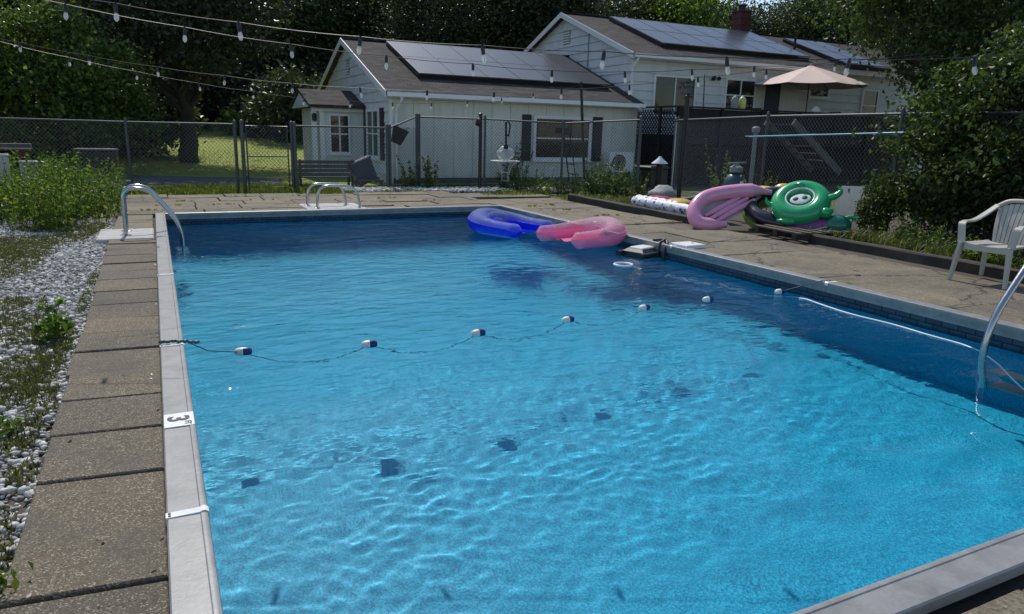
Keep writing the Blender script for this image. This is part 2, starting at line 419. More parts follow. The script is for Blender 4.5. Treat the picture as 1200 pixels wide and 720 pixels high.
def ground_mat():
    m, nt, b = nodes('ground'); p = coords(nt)
    g = ramp(nt, noise(nt, p, 1.6, 8, .7), [(.3, (.055, .075, .018)), (.5, (.10, .125, .028)), (.72, (.17, .17, .055))])
    g = mixc(nt, .45, g, ramp(nt, noise(nt, p, 40, 4, .7), [(.3, (.035, .05, .012)), (.7, (.16, .175, .05))]))
    d = ramp(nt, noise(nt, p, .55, 6, .7), [(.46, (0, 0, 0)), (.62, (1, 1, 1))])
    nt.links.new(mixc(nt, d, g, (.10, .085, .055)), b.inputs['Base Color']); b.inputs['Roughness'].default_value = .95
    bump(nt, b, noise(nt, p, 25, 6, .7), .6, .03); MT['ground'] = m
ground_mat()
def lawn_mat():
    m, nt, b = nodes('lawn'); p = coords(nt)
    g = ramp(nt, noise(nt, p, 1.2, 8, .7), [(.3, (.17, .22, .022)), (.5, (.24, .29, .03)), (.72, (.30, .33, .04))])
    nt.links.new(mixc(nt, .4, g, ramp(nt, noise(nt, p, 25, 4, .7), [(.3, (.12, .16, .015)), (.7, (.34, .37, .05))])), b.inputs['Base Color'])
    b.inputs['Roughness'].default_value = .9; bump(nt, b, noise(nt, p, 18, 6, .7), .8, .05); MT['lawn'] = m
lawn_mat()

# ================================================================== the pool
PX0, PX1, PY0, PY1 = .06, 6.16, 1.33, 13.05
ZW, DZ, GZ = -.18, -.03, -.07
def structure(name, o, label=None):
    o['kind'] = 'structure'
    if label: o['label'] = label
    return o
# basin: shallow floor near the camera, slope to the deep end, wedge up to the far wall
prof = [(PY0, -1.10), (5.6, -1.14), (8.7, -1.42), (12.2, -1.42), (PY1, -1.1)]
m = MB(); rows = []
for y, z in prof: m.v += [(PX0, y, z), (PX1, y, z), (PX0, y, -.05), (PX1, y, -.05)]
for i in range(len(prof) - 1):
    a = 4 * i; b = a + 4
    m.f += [(a, a + 1, b + 1, b), (a, b, b + 2, a + 2), (a + 1, a + 3, b + 3, b + 1)]
n = len(m.v); m.f += [(0, 2, 3, 1), (n - 4, n - 3, n - 1, n - 2)]
basin = structure('pool_basin', m.build('pool_basin', MT['liner']))
basin.cycles.is_caustics_receiver = True

# water: a real rippled surface
d = .016; nx = int((PX1 - PX0) / d) + 1; ny = int((PY1 - PY0) / d) + 1
rng = np.random.default_rng(3); NN = 1024
kx = np.fft.fftfreq(NN, d)[None, :]; ky = np.fft.fftfreq(NN, d)[:, None]; kk = np.hypot(kx, ky) + 1e-9
def wavefield(lam, bw, aniso):
    sp = np.exp(-((np.log(kk * lam)) / bw) ** 2) * (np.abs(ky / kk) ** aniso + .12)
    h = np.fft.ifft2(np.fft.fft2(rng.normal(size=(NN, NN))) * sp).real
    gy, gx = np.gradient(h, d); return (h / np.sqrt((gx ** 2 + gy ** 2).mean()))[:ny, :nx]
xs = np.linspace(PX0, PX1, nx); ys = np.linspace(PY0, PY1, ny)
XX, YY = np.meshgrid(xs, ys)
near = np.clip((YY - 2.3 - .18 * (XX - 1)) / 3.2, 0, 1); near = near * near * (3 - 2 * near)
patch = wavefield(2.2, .5, 0); patch = np.clip(.8 + .18 * patch / patch.std(), .5, 1.1)
deep = np.clip((YY - 5.2) / 3.0, 0, 1)
calm = np.clip((YY - 2.4 - .25 * (XX - 1)) / 2.2, .14, 1)
hz = wavefield(.12, .22, .9) * .040 * calm * patch * (1 - .5 * deep) + wavefield(.24, .25, 1) * .046 * calm * patch * (1 - .4 * deep) + wavefield(.5, .35, .8) * .034 * patch + wavefield(.95, .3, .5) * .008
V = np.stack([XX, YY, ZW + hz], -1).reshape(-1, 3)
q = np.arange((ny - 1) * (nx - 1)); a = (q // (nx - 1)) * nx + q % (nx - 1)
wat = structure('pool_water', link('pool_water', fastmesh('pool_water', V, np.stack([a, a + 1, a + nx + 1, a + nx], 1), True), MT['water']))
wat.cycles.is_caustics_caster = True

# coping: four aluminium rails with a rounded inner bead
cop = thing('pool_coping', 'grey aluminium coping framing the rectangular swimming pool', 'pool edge')
def rail(name, a, b, inw):
    a, b, inw = Vector(a), Vector(b), Vector(inw)
    sec = [(-.145, -.045), (-.145, -.006), (-.139, 0), (-.03, -.001), (-.026, .003), (-.012, .004), (-.003, -.001), (0, -.012), (-.002, -.058), (-.005, -.062), (-.005, -.10), (-.03, -.10), (-.03, -.045)]
    mm = MB(); k = len(sec)
    for p in (a, b): mm.v += [tuple(p + inw * (u + .012) + Vector((0, 0, w))) for u, w in sec]
    mm.f = [(i, (i + 1) % k, k + (i + 1) % k, k + i) for i in range(k)] + [tuple(range(k - 1, -1, -1)), tuple(range(k, 2 * k))]
    return mm.build(name, MT['coping'], cop, 40)
cy = [PY0 - .145, 2.722, 5.07, 7.62, 10.35, PY1 + .145]
for i in range(5):
    rail('coping_rail', (PX0, cy[i] + .002, 0), (PX0, cy[i + 1] - .002, 0), (1, 0, 0))
    rail('coping_rail', (PX1, cy[i + 1] - .002, 0), (PX1, cy[i] + .002, 0), (-1, 0, 0))
rail('coping_rail', (PX1 - .014, PY0, .0), (PX0 + .014, PY0, .0), (0, 1, 0))
rail('coping_rail', (PX0 + .014, PY1, .0), (PX1 - .014, PY1, .0), (0, -1, 0))
for y in cy[1:5]:
    for x, s in ((PX0, 1), (PX1, -1)):
        mm = MB(); w = .02; prof2 = [(-.147, -.03), (-.147, .003), (-.03, .004), (-.02, .009), (-.01, .009), (.002, -.001), (.003, -.03)]
        for yy in (y - w, y + w): mm.v += [(x + s * (u + .012), yy, z + .001) for u, z in prof2]
        k = 7; mm.f = [(i, i + 1, k + i + 1, k + i) for i in range(k - 1)] + [tuple(range(k)), tuple(range(2 * k - 1, k - 1, -1))]
        cl = mm.build('joint_clip', MT['white_plastic'], cop, 40)
        if s == 1:
            for dy in (-.009, .009): MB().lathe([(.005, 0), (.005, .003), (.003, .004)], (x - .122, y + dy, .004), 10).build('screw', MT['black_metal'], cl, 40)
# depth marker 3 FT
st = MB().bev(PX0 - .128, PX0 + .008, 3.60, 3.78, .0015, .0055, .001).build('depth_marker', MT['white_plastic'], cop)
st['label'] = 'white depth sticker reading 3 FT'
def text(body, size, loc, rz, parent, name, matn='printed_black', rx=0, sx=1):
    cu = bpy.data.curves.new(name, 'FONT'); cu.body = body; cu.size = size; cu.align_x = 'CENTER'; cu.align_y = 'CENTER'; cu.extrude = .0006; cu.offset = size * .028
    to = bpy.data.objects.new(name, cu); COL.objects.link(to); bpy.context.view_layer.update()
    me = bpy.data.meshes.new_from_object(to.evaluated_get(bpy.context.evaluated_depsgraph_get())); bpy.data.objects.remove(to)
    o = link(name, me, MT[matn], parent); o.location = loc; o.rotation_euler = (rx, 0, rz); o.scale = (sx, 1, 1); return o
text('3', .135, (PX0 - .068, 3.70, .0065), rad(-90), st, 'numeral', sx=1.15)
text('FT', .042, (PX0 - .022, 3.635, .0065), rad(-90), st, 'lettering')

# ================================================================== ground, lawn, paving
def ring_sheet(name, m_, z, o, i):
    (ax, bx, ay, by), (x0, x1, y0, y1) = o, i
    v = [(ax, ay, z), (bx, ay, z), (bx, by, z), (ax, by, z), (x0, y0, z), (x1, y0, z), (x1, y1, z), (x0, y1, z)]
    return MB().add(v, [(0, 1, 5, 4), (1, 2, 6, 5), (2, 3, 7, 6), (3, 0, 4, 7)]).build(name, m_)
structure('ground', ring_sheet('ground', MT['ground'], GZ - .02, (-160, 200, -80, 260), (PX0 - .02, PX1 + .02, PY0 - .02, PY1 + .02)))
structure('terrace_bed', ring_sheet('terrace_bed', MT['soil'], GZ - .014, (-.70, 8.30, -1.3, 17.1), (PX0 - .02, PX1 + .02, PY0 - .02, PY1 + .02)))
mm = MB(); mm.v = [(-5, .5, GZ - .012), (-.705, .5, GZ - .012), (-.705, 13.4, GZ - .012), (-5, 13.4, GZ - .012)]; mm.f = [(0, 1, 2, 3)]
structure('gravel_bed', mm.build('gravel_bed', MT['gravel_soil']))
# lawn rising gently behind the left fence
def lawn_z(x, y):
    t = max(0, (y - 24.5) / 40); return GZ + .006 + 2.6 * t ** 1.25 if y > 24.5 else GZ + .006
LX = np.linspace(-40, 60, 51); LY = np.linspace(19.4, 120, 61)
V = [(x, y, lawn_z(x, y) + .05 * math.sin(x * .7) * math.cos(y * .5) * min(1, max(0, (y - 24) / 5))) for y in LY for x in LX]
F = [(j * 51 + i, j * 51 + i + 1, (j + 1) * 51 + i + 1, (j + 1) * 51 + i) for j in range(60) for i in range(50)]
structure('lawn', link('lawn', fastmesh('lawn', V, F, True), MT['lawn']))
mm = MB(); dv = [(-30, 19.9), (-1.0, 20.3), (3.1, 20.4), (3.3, 22.3), (-.6, 24.0), (-30, 24.3)]
mm.v = [(x, y, GZ + .016) for x, y in dv]; mm.f = [tuple(range(6))]
structure('driveway', mm.build('driveway', MT['asphalt']))

rnd = random.Random(5)
def paving(name, label, cells, m_, z, th=.06, gap=.008, b=.006, jit=.006):
    root = bpy.data.objects.new(name, None); COL.objects.link(root); root['kind'] = 'structure'; root['label'] = label
    for pts in cells:
        c = Vector((sum(p[0] for p in pts) / 4, sum(p[1] for p in pts) / 4))
        def ins(p, g):
            dd = c - Vector(p); return tuple(Vector((p[0] + math.copysign(min(g, abs(dd.x)), dd.x), p[1] + math.copysign(min(g, abs(dd.y)), dd.y))))
        z1 = z + rnd.uniform(-jit, jit)
        t = [ins(p, gap) for p in pts]; i = [ins(p, gap + b) for p in pts]
        mm = MB().slab(t, i, z - th, z1, b)
        tx, ty = rnd.uniform(-.004, .004), rnd.uniform(-.004, .004)
        mm.v = [(x, y, zz + (x - c.x) * tx + (y - c.y) * ty if zz > z - th + .001 else zz) for x, y, zz in mm.v]
        mm.build('slab', m_, root)
    return root
# left walk: one file of slabs along the coping
jy = [1.0, 1.62, 2.36, 3.21, 3.72, 4.21, 4.69, 5.17, 5.64, 6.08, 6.60, 7.14, 7.68, 8.12, 8.57, 9.10, 9.62, 10.0, 10.34]
cells = []
for i in range(len(jy) - 1):
    xl = -.55 - .065 * min(1, jy[i] / 10) + rnd.uniform(-.012, .012); sk = .05 if jy[i] < 6 else .02
    cells.append([(xl, jy[i] + sk), (-.068, jy[i]), (-.068, jy[i + 1]), (xl, jy[i + 1] + sk)])
paving('paver_walk', 'row of dark aggregate pavers along the left coping', cells, MT['paver'], DZ + .002)
# far terrace and right terrace of flagstones
cells = []
def grid_cells(xs_, ys_, jx, jy_, stag=.35):
    out = []
    for r in range(len(ys_) - 1):
        off = rnd.uniform(-stag, stag); cx = [xs_[0]] + [x + off + rnd.uniform(-jx, jx) for x in xs_[1:-1]] + [xs_[-1]]
        e0 = rnd.uniform(-jy_, jy_) if 0 < r else 0
        for c in range(len(cx) - 1):
            out.append([(cx[c], ys_[r]), (cx[c + 1], ys_[r]), (cx[c + 1], ys_[r + 1]), (cx[c], ys_[r + 1])])
    return out
xs1 = list(np.arange(-.62, 6.4, .93)) + [6.42]
cells += grid_cells(xs1, [13.21, 13.82, 14.6, 15.35, 16.2, 16.95], .1, .05)
cells += grid_cells([-.62, -.1], [11.42, 12.1, 12.7, 13.2], 0, 0, 0)
paving('far_terrace', 'weathered flagstone terrace behind the deep end', cells, MT['deck_stone'], DZ, gap=.011, jit=.012)
cells = []
yy = -1.2; k = 0
while yy < 14.6:
    st_ = rnd.choice([1.15, 1.5, .95]); y2 = min(15.2, yy + st_); xr = 8.25 + .02 * rnd.uniform(-1, 1)
    mid = rnd.choice([7.05, 7.4, 6.9, 7.6]); s2 = rnd.uniform(-.06, .06)
    cells += [[(6.312, yy), (mid, yy + s2), (mid + .05, y2), (6.312, y2)], [(mid, yy + s2), (xr, yy + s2), (xr, y2), (mid + .05, y2)]]
    yy = y2; k += 1
for r in range(3): cells += [[(6.42 + .7 * r, 15.2), (7.12 + .7 * r, 15.2), (7.12 + .7 * r, 16.3), (6.42 + .7 * r, 16.3)]]
paving('side_terrace', 'tan concrete flagstones along the right side of the pool', cells, MT['deck_stone'], DZ, gap=.007, jit=.008)
cells = [[(x, -1.2), (x + 1.05, -1.2), (x + 1.05, 1.165), (x, 1.165)] for x in (-.6, .45, 1.5, 2.55, 3.6, 4.65)] + [[(5.7, -1.2), (6.31, -1.2), (6.31, 1.165), (5.7, 1.165)]]
paving('near_terrace', 'concrete slabs below the near coping', cells, MT['deck_stone'], DZ - .022)
tag(MB().bev(-.765, -.1, 10.36, 11.40, -.07, -.016, .012).build('ladder_pad', MT['pad_concrete']), 'white concrete pad under the left steel handrail', 'pad')
tag(MB().bev(2.42, 3.5, 13.22, 14.3, -.07, -.010, .012).build('ladder_pad', MT['pad_concrete']), 'flaking white pad under the two low steel hoops', 'pad')

# ------------------------------------------------------------------ loose cover: stones, grass
def rot_rand(rg, n_):
    qv = rg.normal(size=(n_, 4)); qv /= np.linalg.norm(qv, axis=1)[:, None]; w, x, y, z = qv.T
    return np.stack([np.stack([1 - 2 * (y * y + z * z), 2 * (x * y - z * w), 2 * (x * z + y * w)], -1),
                     np.stack([2 * (x * y + z * w), 1 - 2 * (x * x + z * z), 2 * (y * z - x * w)], -1),
                     np.stack([2 * (x * z - y * w), 2 * (y * z + x * w), 1 - 2 * (x * x + y * y)], -1)], 1)
t_ = (1 + 5 ** .5) / 2
ICO = np.array([(-1, t_, 0), (1, t_, 0), (-1, -t_, 0), (1, -t_, 0), (0, -1, t_), (0, 1, t_), (0, -1, -t_), (0, 1, -t_), (t_, 0, -1), (t_, 0, 1), (-t_, 0, -1), (-t_, 0, 1)]) / 1.9
ICF = np.array([(0, 11, 5), (0, 5, 1), (0, 1, 7), (0, 7, 10), (0, 10, 11), (1, 5, 9), (5, 11, 4), (11, 10, 2), (10, 7, 6), (7, 1, 8), (3, 9, 4), (3, 4, 2), (3, 2, 6), (3, 6, 8), (3, 8, 9), (4, 9, 5), (2, 4, 11), (6, 2, 10), (8, 6, 7), (9, 8, 1)])
def stones(name, label, P, size, seed):
    rg = np.random.default_rng(seed); n_ = len(P)
    sc = size[:, None, None] * rg.uniform(.55, 1.25, (n_, 1, 3)); v = ICO[None] * sc * (1 + rg.normal(0, .10, (n_, 12, 1)))
    v = np.einsum('nij,nkj->nki', rot_rand(rg, n_), v); v[:, :, 2] *= .75; v += P[:, None, :]
    o = link(name, fastmesh(name, v, (ICF[None] + 12 * np.arange(n_)[:, None, None]).reshape(-1, 3)), MT['stone_white'], None, 'stuff')
    return tag(o, label, 'gravel')
rg = np.random.default_rng(11)
n_ = 52000
P = np.stack([-.545 - 2.6 * rg.random(n_) ** 1.1 , 1.6 + 11.9 * rg.random(n_) ** .9, np.full(n_, GZ - .012) + rg.uniform(0, .022, n_)], 1)
lim = .35 + (P[:, 1] - 1.5) * .16 + .35                                # only as far out as a side step could see
P = P[(-P[:, 0] - .6) < lim]
bare = np.sin(P[:, 0] * 3.1 + 1.3) + np.sin(P[:, 1] * 1.7 + P[:, 0] * 2) + .6 * np.sin(P[:, 1] * 4.3)
P = P[(bare < 1.15) | (rg.random(len(P)) < .25)]
P = P[(P[:, 1] < 12.9 - .6 * (P[:, 0] + 1.2))]
stones('gravel', 'white crushed gravel left of the paver walk', P, .009 + .021 * rg.random(len(P)) ** 3.0, 12)
n_ = 5200
P = np.stack([4.1 + 5.6 * rg.random(n_), 17.0 + 1.15 * rg.random(n_) , np.full(n_, GZ) + rg.uniform(0, .05, n_)], 1)
P[:, 1] -= .22 * np.clip(P[:, 0] - 6.4, 0, 4)
stones('gravel', 'strip of white gravel at the foot of the fence by the house', P, .028 + .03 * rg.random(n_), 13)
def blades(name, label, P, h, m_, seed, w=.006, lean=.5, cat='grass'):
    rg = np.random.default_rng(seed); n_ = len(P); a = rg.uniform(0, 2 * np.pi, n_); l = rg.uniform(.1, lean, n_) * h; ww = w * rg.uniform(.7, 1.4, n_)
    dx, dy = np.cos(a), np.sin(a); z0 = np.zeros(n_)
    b0 = P + np.stack([-dy * ww, dx * ww, z0], 1); b1 = P + np.stack([dy * ww, -dx * ww, z0], 1)
    mid = np.stack([dx * l * .35, dy * l * .35, h * .6], 1); m0 = P + mid + np.stack([-dy * ww, dx * ww, z0], 1) * .8; m1 = P + mid + np.stack([dy * ww, -dx * ww, z0], 1) * .8
    tp = P + np.stack([dx * l, dy * l, h * .95], 1)
    V = np.stack([b0, b1, m1, m0, tp], 1); base = 5 * np.arange(n_)[:, None]
    F = np.concatenate([np.array([[0, 1, 2]]) + base, np.array([[0, 2, 3]]) + base, np.array([[3, 2, 4]]) + base])
    return tag(link(name, fastmesh(name, V, F), m_, None, 'stuff'), label, cat)
def scatter(rg, blobs, n_, z=GZ):
    w = np.array([b[2] * b[3] for b in blobs]); i = rg.choice(len(blobs), n_, p=w / w.sum()); B = np.array(blobs)[i]
    r = np.sqrt(rg.random(n_)); a = rg.uniform(0, 2 * np.pi, n_); clump = .8 + .2 * rg.random(n_)
    return np.stack([B[:, 0] + B[:, 2] * r * np.cos(a) * clump, B[:, 1] + B[:, 3] * r * np.sin(a) * clump, np.full(n_, z)], 1)
# moss and short grass among the gravel
bl = [(-.72, 5.35, .14, .55), (-.80, 4.7, .16, .4), (-.66, 4.35, .08, .4), (-.70, 3.9, .10, .25), (-.62, 3.45, .05, .18), (-.64, 3.0, .05, .2), (-.62, 2.6, .05, .18), (-.95, 5.9, .16, .35), (-1.55, 9.0, .42, .9), (-1.65, 10.4, .55, 1.0), (-1.15, 10.9, .3, .5),
      (-.72, 4.9, .12, .5), (-.68, 5.7, .08, .4), (-.95, 4.5, .18, .3), (-.85, 5.0, .2, .45), (-.78, 6.1, .12, .3), (-1.2, 7.0, .2, .3), (-1.5, 9.8, .4, .5), (-1.05, 11.3, .3, .5), (-.85, 3.4, .1, .3), (-1.1, 6.4, .22, .3), (-1.9, 8.6, .4, .5), *[(-.565 - .03 * k_, 2.3 + .37 * k_ + .1 * math.sin(k_ * 2.3), .03 + .025 * abs(math.sin(k_ * 1.7)), .12) for k_ in range(14)], (-.64, 6.9, .05, .5), (-.64, 7.9, .05, .4), (-1.3, 12.1, .7, .6), (-.85, 11.9, .12, .8), (-.9, 4.0, .12, .3)]
rg = np.random.default_rng(21)
blades('grass', 'patchy moss and grass growing through the left gravel', scatter(rg, bl, 34000, GZ + .004), rg.uniform(.008, .042, 34000), MT['leaf_moss'], 22, .0035, 1.0)
bl = [(1.9, 17.9, 2.6, .75), (0, 17.6, .8, .6), (3.6, 16.9, .8, .35), (2.2, 19.1, 2.2, .6), (5.4, 17.0, .7, .18), (7.9, 15.9, 1.0, .35), (9.2, 14.7, .7, .45), (6.3, 18.1, 1.6, .28), (8.6, 16.6, 1.0, .35)]
blades('grass', 'ragged grass verge between the terrace and the fence', scatter(rg, bl, 16000), rg.uniform(.03, .13, 16000), MT['leaf_grass'], 23, .008)
bl = [(9.3, 7.75, .5, .75), (9.6, 6.7, .45, .7), (9.25, 5.7, .35, .8), (9.9, 8.6, .5, .6), (8.9, 12.6, .3, 1.2), (9.6, 12.6, .6, 1.0)]
blades('grass', 'tall dry grass in the bed behind the right timber edging', scatter(rg, bl, 9000), rg.uniform(.04, .26, 9000), MT['leaf_bed'], 24, .006, 1.1)
bl = []
for x, y in [(7.15, 12.3), (7.6, 11.2), (6.85, 10.2), (7.45, 13.2), (6.9, 13.0), (7.9, 9.9), (1.1, 14.6), (.3, 14.6), (2.0, 15.35), (.5, 15.35), (1.4, 16.2), (3.9, 14.6), (4.4, 15.35), (-.2, 13.82), (5.3, 14.6), (2.8, 16.2)]:
    for k in range(5): bl.append((x + rg.normal(0, .16), y + rg.normal(0, .035), rg.uniform(.015, .06), rg.uniform(.012, .04)))
blades('grass', 'small weed tufts sprouting from the flagstone joints', scatter(rg, bl, 1500, DZ), rg.uniform(.01, .05, 1500) ** 1.0, MT['leaf_dry'], 25, .004, 1.2)
# fallen leaves and crumbs on the paving
n_ = 170
P = np.concatenate([np.stack([rg.uniform(6.35, 8.2, n_), rg.uniform(3, 14.5, n_), np.full(n_, DZ + .012)], 1), np.stack([rg.uniform(-.5, 6.2, 120), rg.uniform(13.3, 16.8, 120), np.full(120, DZ + .014)], 1), np.stack([-.09 - .45 * rg.random(60) ** 3, rg.uniform(2, 10, 60), np.full(60, DZ + .012)], 1)])
V, F = [], None
sz = rg.uniform(.006, .018, len(P)); aa = rg.uniform(0, 6.28, len(P)); dv = np.stack([np.cos(aa), np.sin(aa), rg.normal(0, .2, len(P))], 1); sd = np.stack([-np.sin(aa), np.cos(aa), rg.normal(0, .2, len(P))], 1)
V = np.stack([P - dv * sz[:, None], P + sd * sz[:, None] * .5, P + dv * sz[:, None], P - sd * sz[:, None] * .5], 1)
leafmat('leaf_litter', (.10, .07, .035), .1)
tag(link('leaf_litter', fastmesh('leaf_litter', V, np.arange(4 * len(P)).reshape(-1, 4)), MT['leaf_litter'], None, 'stuff'), 'dry leaf crumbs scattered over the paving', 'leaf litter')
# sunlit turf beyond the left fence
n_ = 9000
P = np.stack([rg.uniform(-3, 8, n_), 24.4 + 14 * rg.random(n_) ** 1.3, np.zeros(n_)], 1); P[:, 2] = [lawn_z(x, y) - .01 for x, y in P[:, :2]]
blades('grass', 'bright mown lawn seen beyond the left chain link fence', P, rg.uniform(.02, .05, n_), MT['leaf_bright'], 26, .012)

# ================================================================== vegetation builders
def leaf_quads(P, s, rg, flat=0.0, fold=.16, width=.30):
    n_ = len(P); dv = rg.normal(size=(n_, 3)); dv[:, 2] *= (1 - flat); dv /= np.linalg.norm(dv, axis=1)[:, None]
    sd = np.cross(dv, rg.normal(size=(n_, 3)) + np.array([0, 0, .0])); sd /= np.linalg.norm(sd, axis=1)[:, None]
    nr = np.cross(dv, sd); s = np.asarray(s).reshape(-1, 1)
    V = np.stack([P - dv * s * .5, P + sd * s * width + nr * s * fold, P + dv * s * .5, P - sd * s * width + nr * s * fold], 1)
    b = 4 * np.arange(n_)[:, None]
    return V.reshape(-1, 3), np.concatenate([np.array([[0, 1, 2]]) + b, np.array([[0, 2, 3]]) + b])
def crown_points(lobes, n_, clumps, rg, shell=.78, spread=.17):
    """leaf positions gathered in clumps on the outside of several lobes"""
    w = np.array([l[3] * l[4] + l[4] * l[5] + l[3] * l[5] for l in lobes]); L = np.array(lobes)
    ci = rg.choice(len(lobes), clumps, p=w / w.sum()); dr = rg.normal(size=(clumps, 3)); dr /= np.linalg.norm(dr, axis=1)[:, None]
    rr = shell + (1.02 - shell) * rg.random(clumps) ** .6; rr[rg.random(clumps) < .22] *= .6
    C = L[ci, :3] + dr * L[ci, 3:6] * rr[:, None]; R_ = L[ci, 3:6].mean(1) * spread * rg.uniform(.6, 1.5, clumps)
    pi = rg.choice(clumps, n_, p=R_ ** 2 / (R_ ** 2).sum())
    return C[pi] + rg.normal(size=(n_, 3)) * R_[pi, None] * np.array([1, 1, .62])
def limb(mm, a, b, r0, r1, rg, k=5, wob=.08):
    a, b = Vector(a), Vector(b); L = (b - a).length
    pts = [a.lerp(b, i / k) + Vector(rg.normal(size=3)) * L * wob * (0 if i in (0, k) else 1) * .5 for i in range(k + 1)]
    mm.tube(pts, [r0 + (r1 - r0) * i / k for i in range(k + 1)], 7)
def make_tree(name, label, cat, lobes, nleaf, clumps, leaf, m_, seed, trunk_h, trunk_r, group=None, shell=.78, spread=.17, loc=(0, 0, 0), rz=0, stems=1):
    rg = np.random.default_rng(seed); t = thing(name, label, cat, loc, rz, group)
    mm = MB(); top = lobes[0][2]
    for s_ in range(stems):
        ox, oy = (rg.normal(0, .12), rg.normal(0, .12)) if stems > 1 else (0, 0)
        limb(mm, (ox, oy, -.25), (ox * 3, oy * 3, trunk_h), trunk_r * 1.25, trunk_r * .7, rg, 5, .03)
        limb(mm, (ox * 3, oy * 3, trunk_h), (lobes[0][0], lobes[0][1], top), trunk_r * .7, trunk_r * .15, rg, 5, .05)
    for l in lobes[1:]: limb(mm, (0, 0, trunk_h * rg.uniform(.75, 1.1)), (l[0], l[1], l[2]), trunk_r * .42, trunk_r * .06, rg)
    mm.build('trunk', MT['bark'], t, 60)
    V, F = leaf_quads(crown_points(lobes, nleaf, clumps, rg, shell, spread), rg.uniform(.7, 1.3, nleaf) * leaf, rg)
    link('crown', fastmesh('crown', V, F), MT[m_], t)
    return t
def random_lobes(rg, h0, h1, R, k, taper=.6):
    L = [(0, 0, (h0 + h1) / 2, R * .72, R * .72, (h1 - h0) * .5)]
    for i in range(k):
        u = (i + .5) / k; a = i * 2.4 + rg.uniform(-.4, .4); rr = R * (1 - taper * u) * rg.uniform(.5, .75); s_ = R * (1 - .45 * u) * rg.uniform(.38, .58)
        L.append((rr * math.cos(a), rr * math.sin(a), h0 + (h1 - h0) * (.06 + .84 * u), s_, s_, s_ * rg.uniform(.6, .85)))
    return L
# ---- woods behind: four kinds, each standing tree its own object
WG = 'tall trees of the wood behind the house'
arch = []
for i, (m_, h, R_) in enumerate([('leaf_dark', 13, 3.6), ('leaf_dark', 15, 4.2), ('leaf_mid', 12, 3.8), ('leaf_dark', 11, 3.2)]):
    rgx = np.random.default_rng(40 + i)
    t = make_tree('wood_tree', 'tall dark leafy tree in the wood behind the house', 'tree', random_lobes(rgx, 1.6 + .5 * i, h, R_, 13), 20000, 420, .22, m_, 50 + i, h * .3, .22, WG, spread=.2)
    arch.append((t, h)); 
spots = []   # x, y, height
for px, Yd, hh in [(-60, 54, 14), (20, 56, 14), (110, 54, 13.5), (190, 55, 14), (262, 54, 13.5), (330, 53, 13.2), (385, 50, 12.3), (430, 52, 11.2), (500, 44, 11.3), (545, 40, 11.0), (590, 42, 11.4), (640, 38, 11.6), (690, 45, 11.4), (735, 40, 11.0), (785, 38, 10.8), (835, 41, 10.0), (880, 38, 9.6), (915, 40, 11.0), (945, 36, 10.6), (975, 36, 11.0), (1030, 34, 11), (1090, 32, 11.5), (1150, 30, 12), (1210, 30, 12),
                   (60, 66, 16), (150, 64, 15.5), (240, 66, 15.5), (310, 64, 15), (465, 62, 13.2), (520, 62, 13), (620, 58, 13.2), (760, 56, 12.8), (960, 54, 12), (1060, 50, 12.5), (1180, 46, 13), (-150, 58, 14), (1290, 38, 13), (1290, 26, 12), (-120, 50, 13)]:
    p = onY(px, 150, Yd); spots.append((p.x, Yd, hh))
rgx = np.random.default_rng(77)
for i, (x, y, hh) in enumerate(spots):
    src, h = arch[i % 4]
    o = src if i < 4 else copy_tree(src)
    s_ = hh / h; o.location = (x, y, lawn_z(x, y) - .2); o.rotation_euler = (0, 0, rgx.uniform(0, 6.28)); w_ = s_ * rgx.uniform(1.0, 1.25); o.scale = (w_, w_, s_)
us = make_tree('wood_shrub', 'dark undergrowth shrub at the edge of the wood beyond the lawn', 'shrub', [(0, 0, 1.6, 2.3, 2.0, 1.7), (-1.5, .2, 1.3, 1.4, 1.4, 1.3), (1.6, -.2, 1.5, 1.5, 1.4, 1.5), (.3, -.8, 2.6, 1.4, 1.2, 1.0)], 5200, 150, .26, 'leaf_dark', 68, .5, .08, 'undergrowth along the wood edge', spread=.22, stems=3)
for i, (px, Yd, sc_) in enumerate([(-70, 30, 1.0), (-20, 31, 1.1), (40, 30.5, 1.0), (95, 31, .95), (150, 32, .85), (180, 47, 1.2), (215, 49, 1.2), (250, 48, 1.1), (285, 50, 1.0), (345, 40, 1.0), (370, 47, 1.2), (400, 42, 1.1), (-120, 32, 1.1), (320, 52, 1.3), (130, 46, 1.3)]):
    o = us if i == 0 else copy_tree(us); p = onY(px, 150, Yd); o.location = (p.x, Yd, lawn_z(p.x, Yd) - .1); o.rotation_euler = (0, 0, i * 1.3); o.scale = (sc_ * 1.1, sc_ * 1.1, sc_)
# far-off wood that reads as one mass behind them
rgx = np.random.default_rng(90); n_ = 60000
X = rgx.uniform(-60, 95, n_); Yv = rgx.uniform(62, 80, n_); top = 11.5 + 1.6 * np.sin(X * .35) + 1.2 * np.sin(X * .13 + 1) + 1.0 * np.sin(X * .9)
P = np.stack([X, Yv, 1.0 + (top - 1) * rgx.random(n_) ** .75], 1)
V, F = leaf_quads(P, rgx.uniform(.4, .85, n_), rgx)
tag(link('far_wood', fastmesh('far_wood', V, F), MT['leaf_dark'], None, 'stuff'), 'dense far wood closing off the view behind the trees', 'woodland')
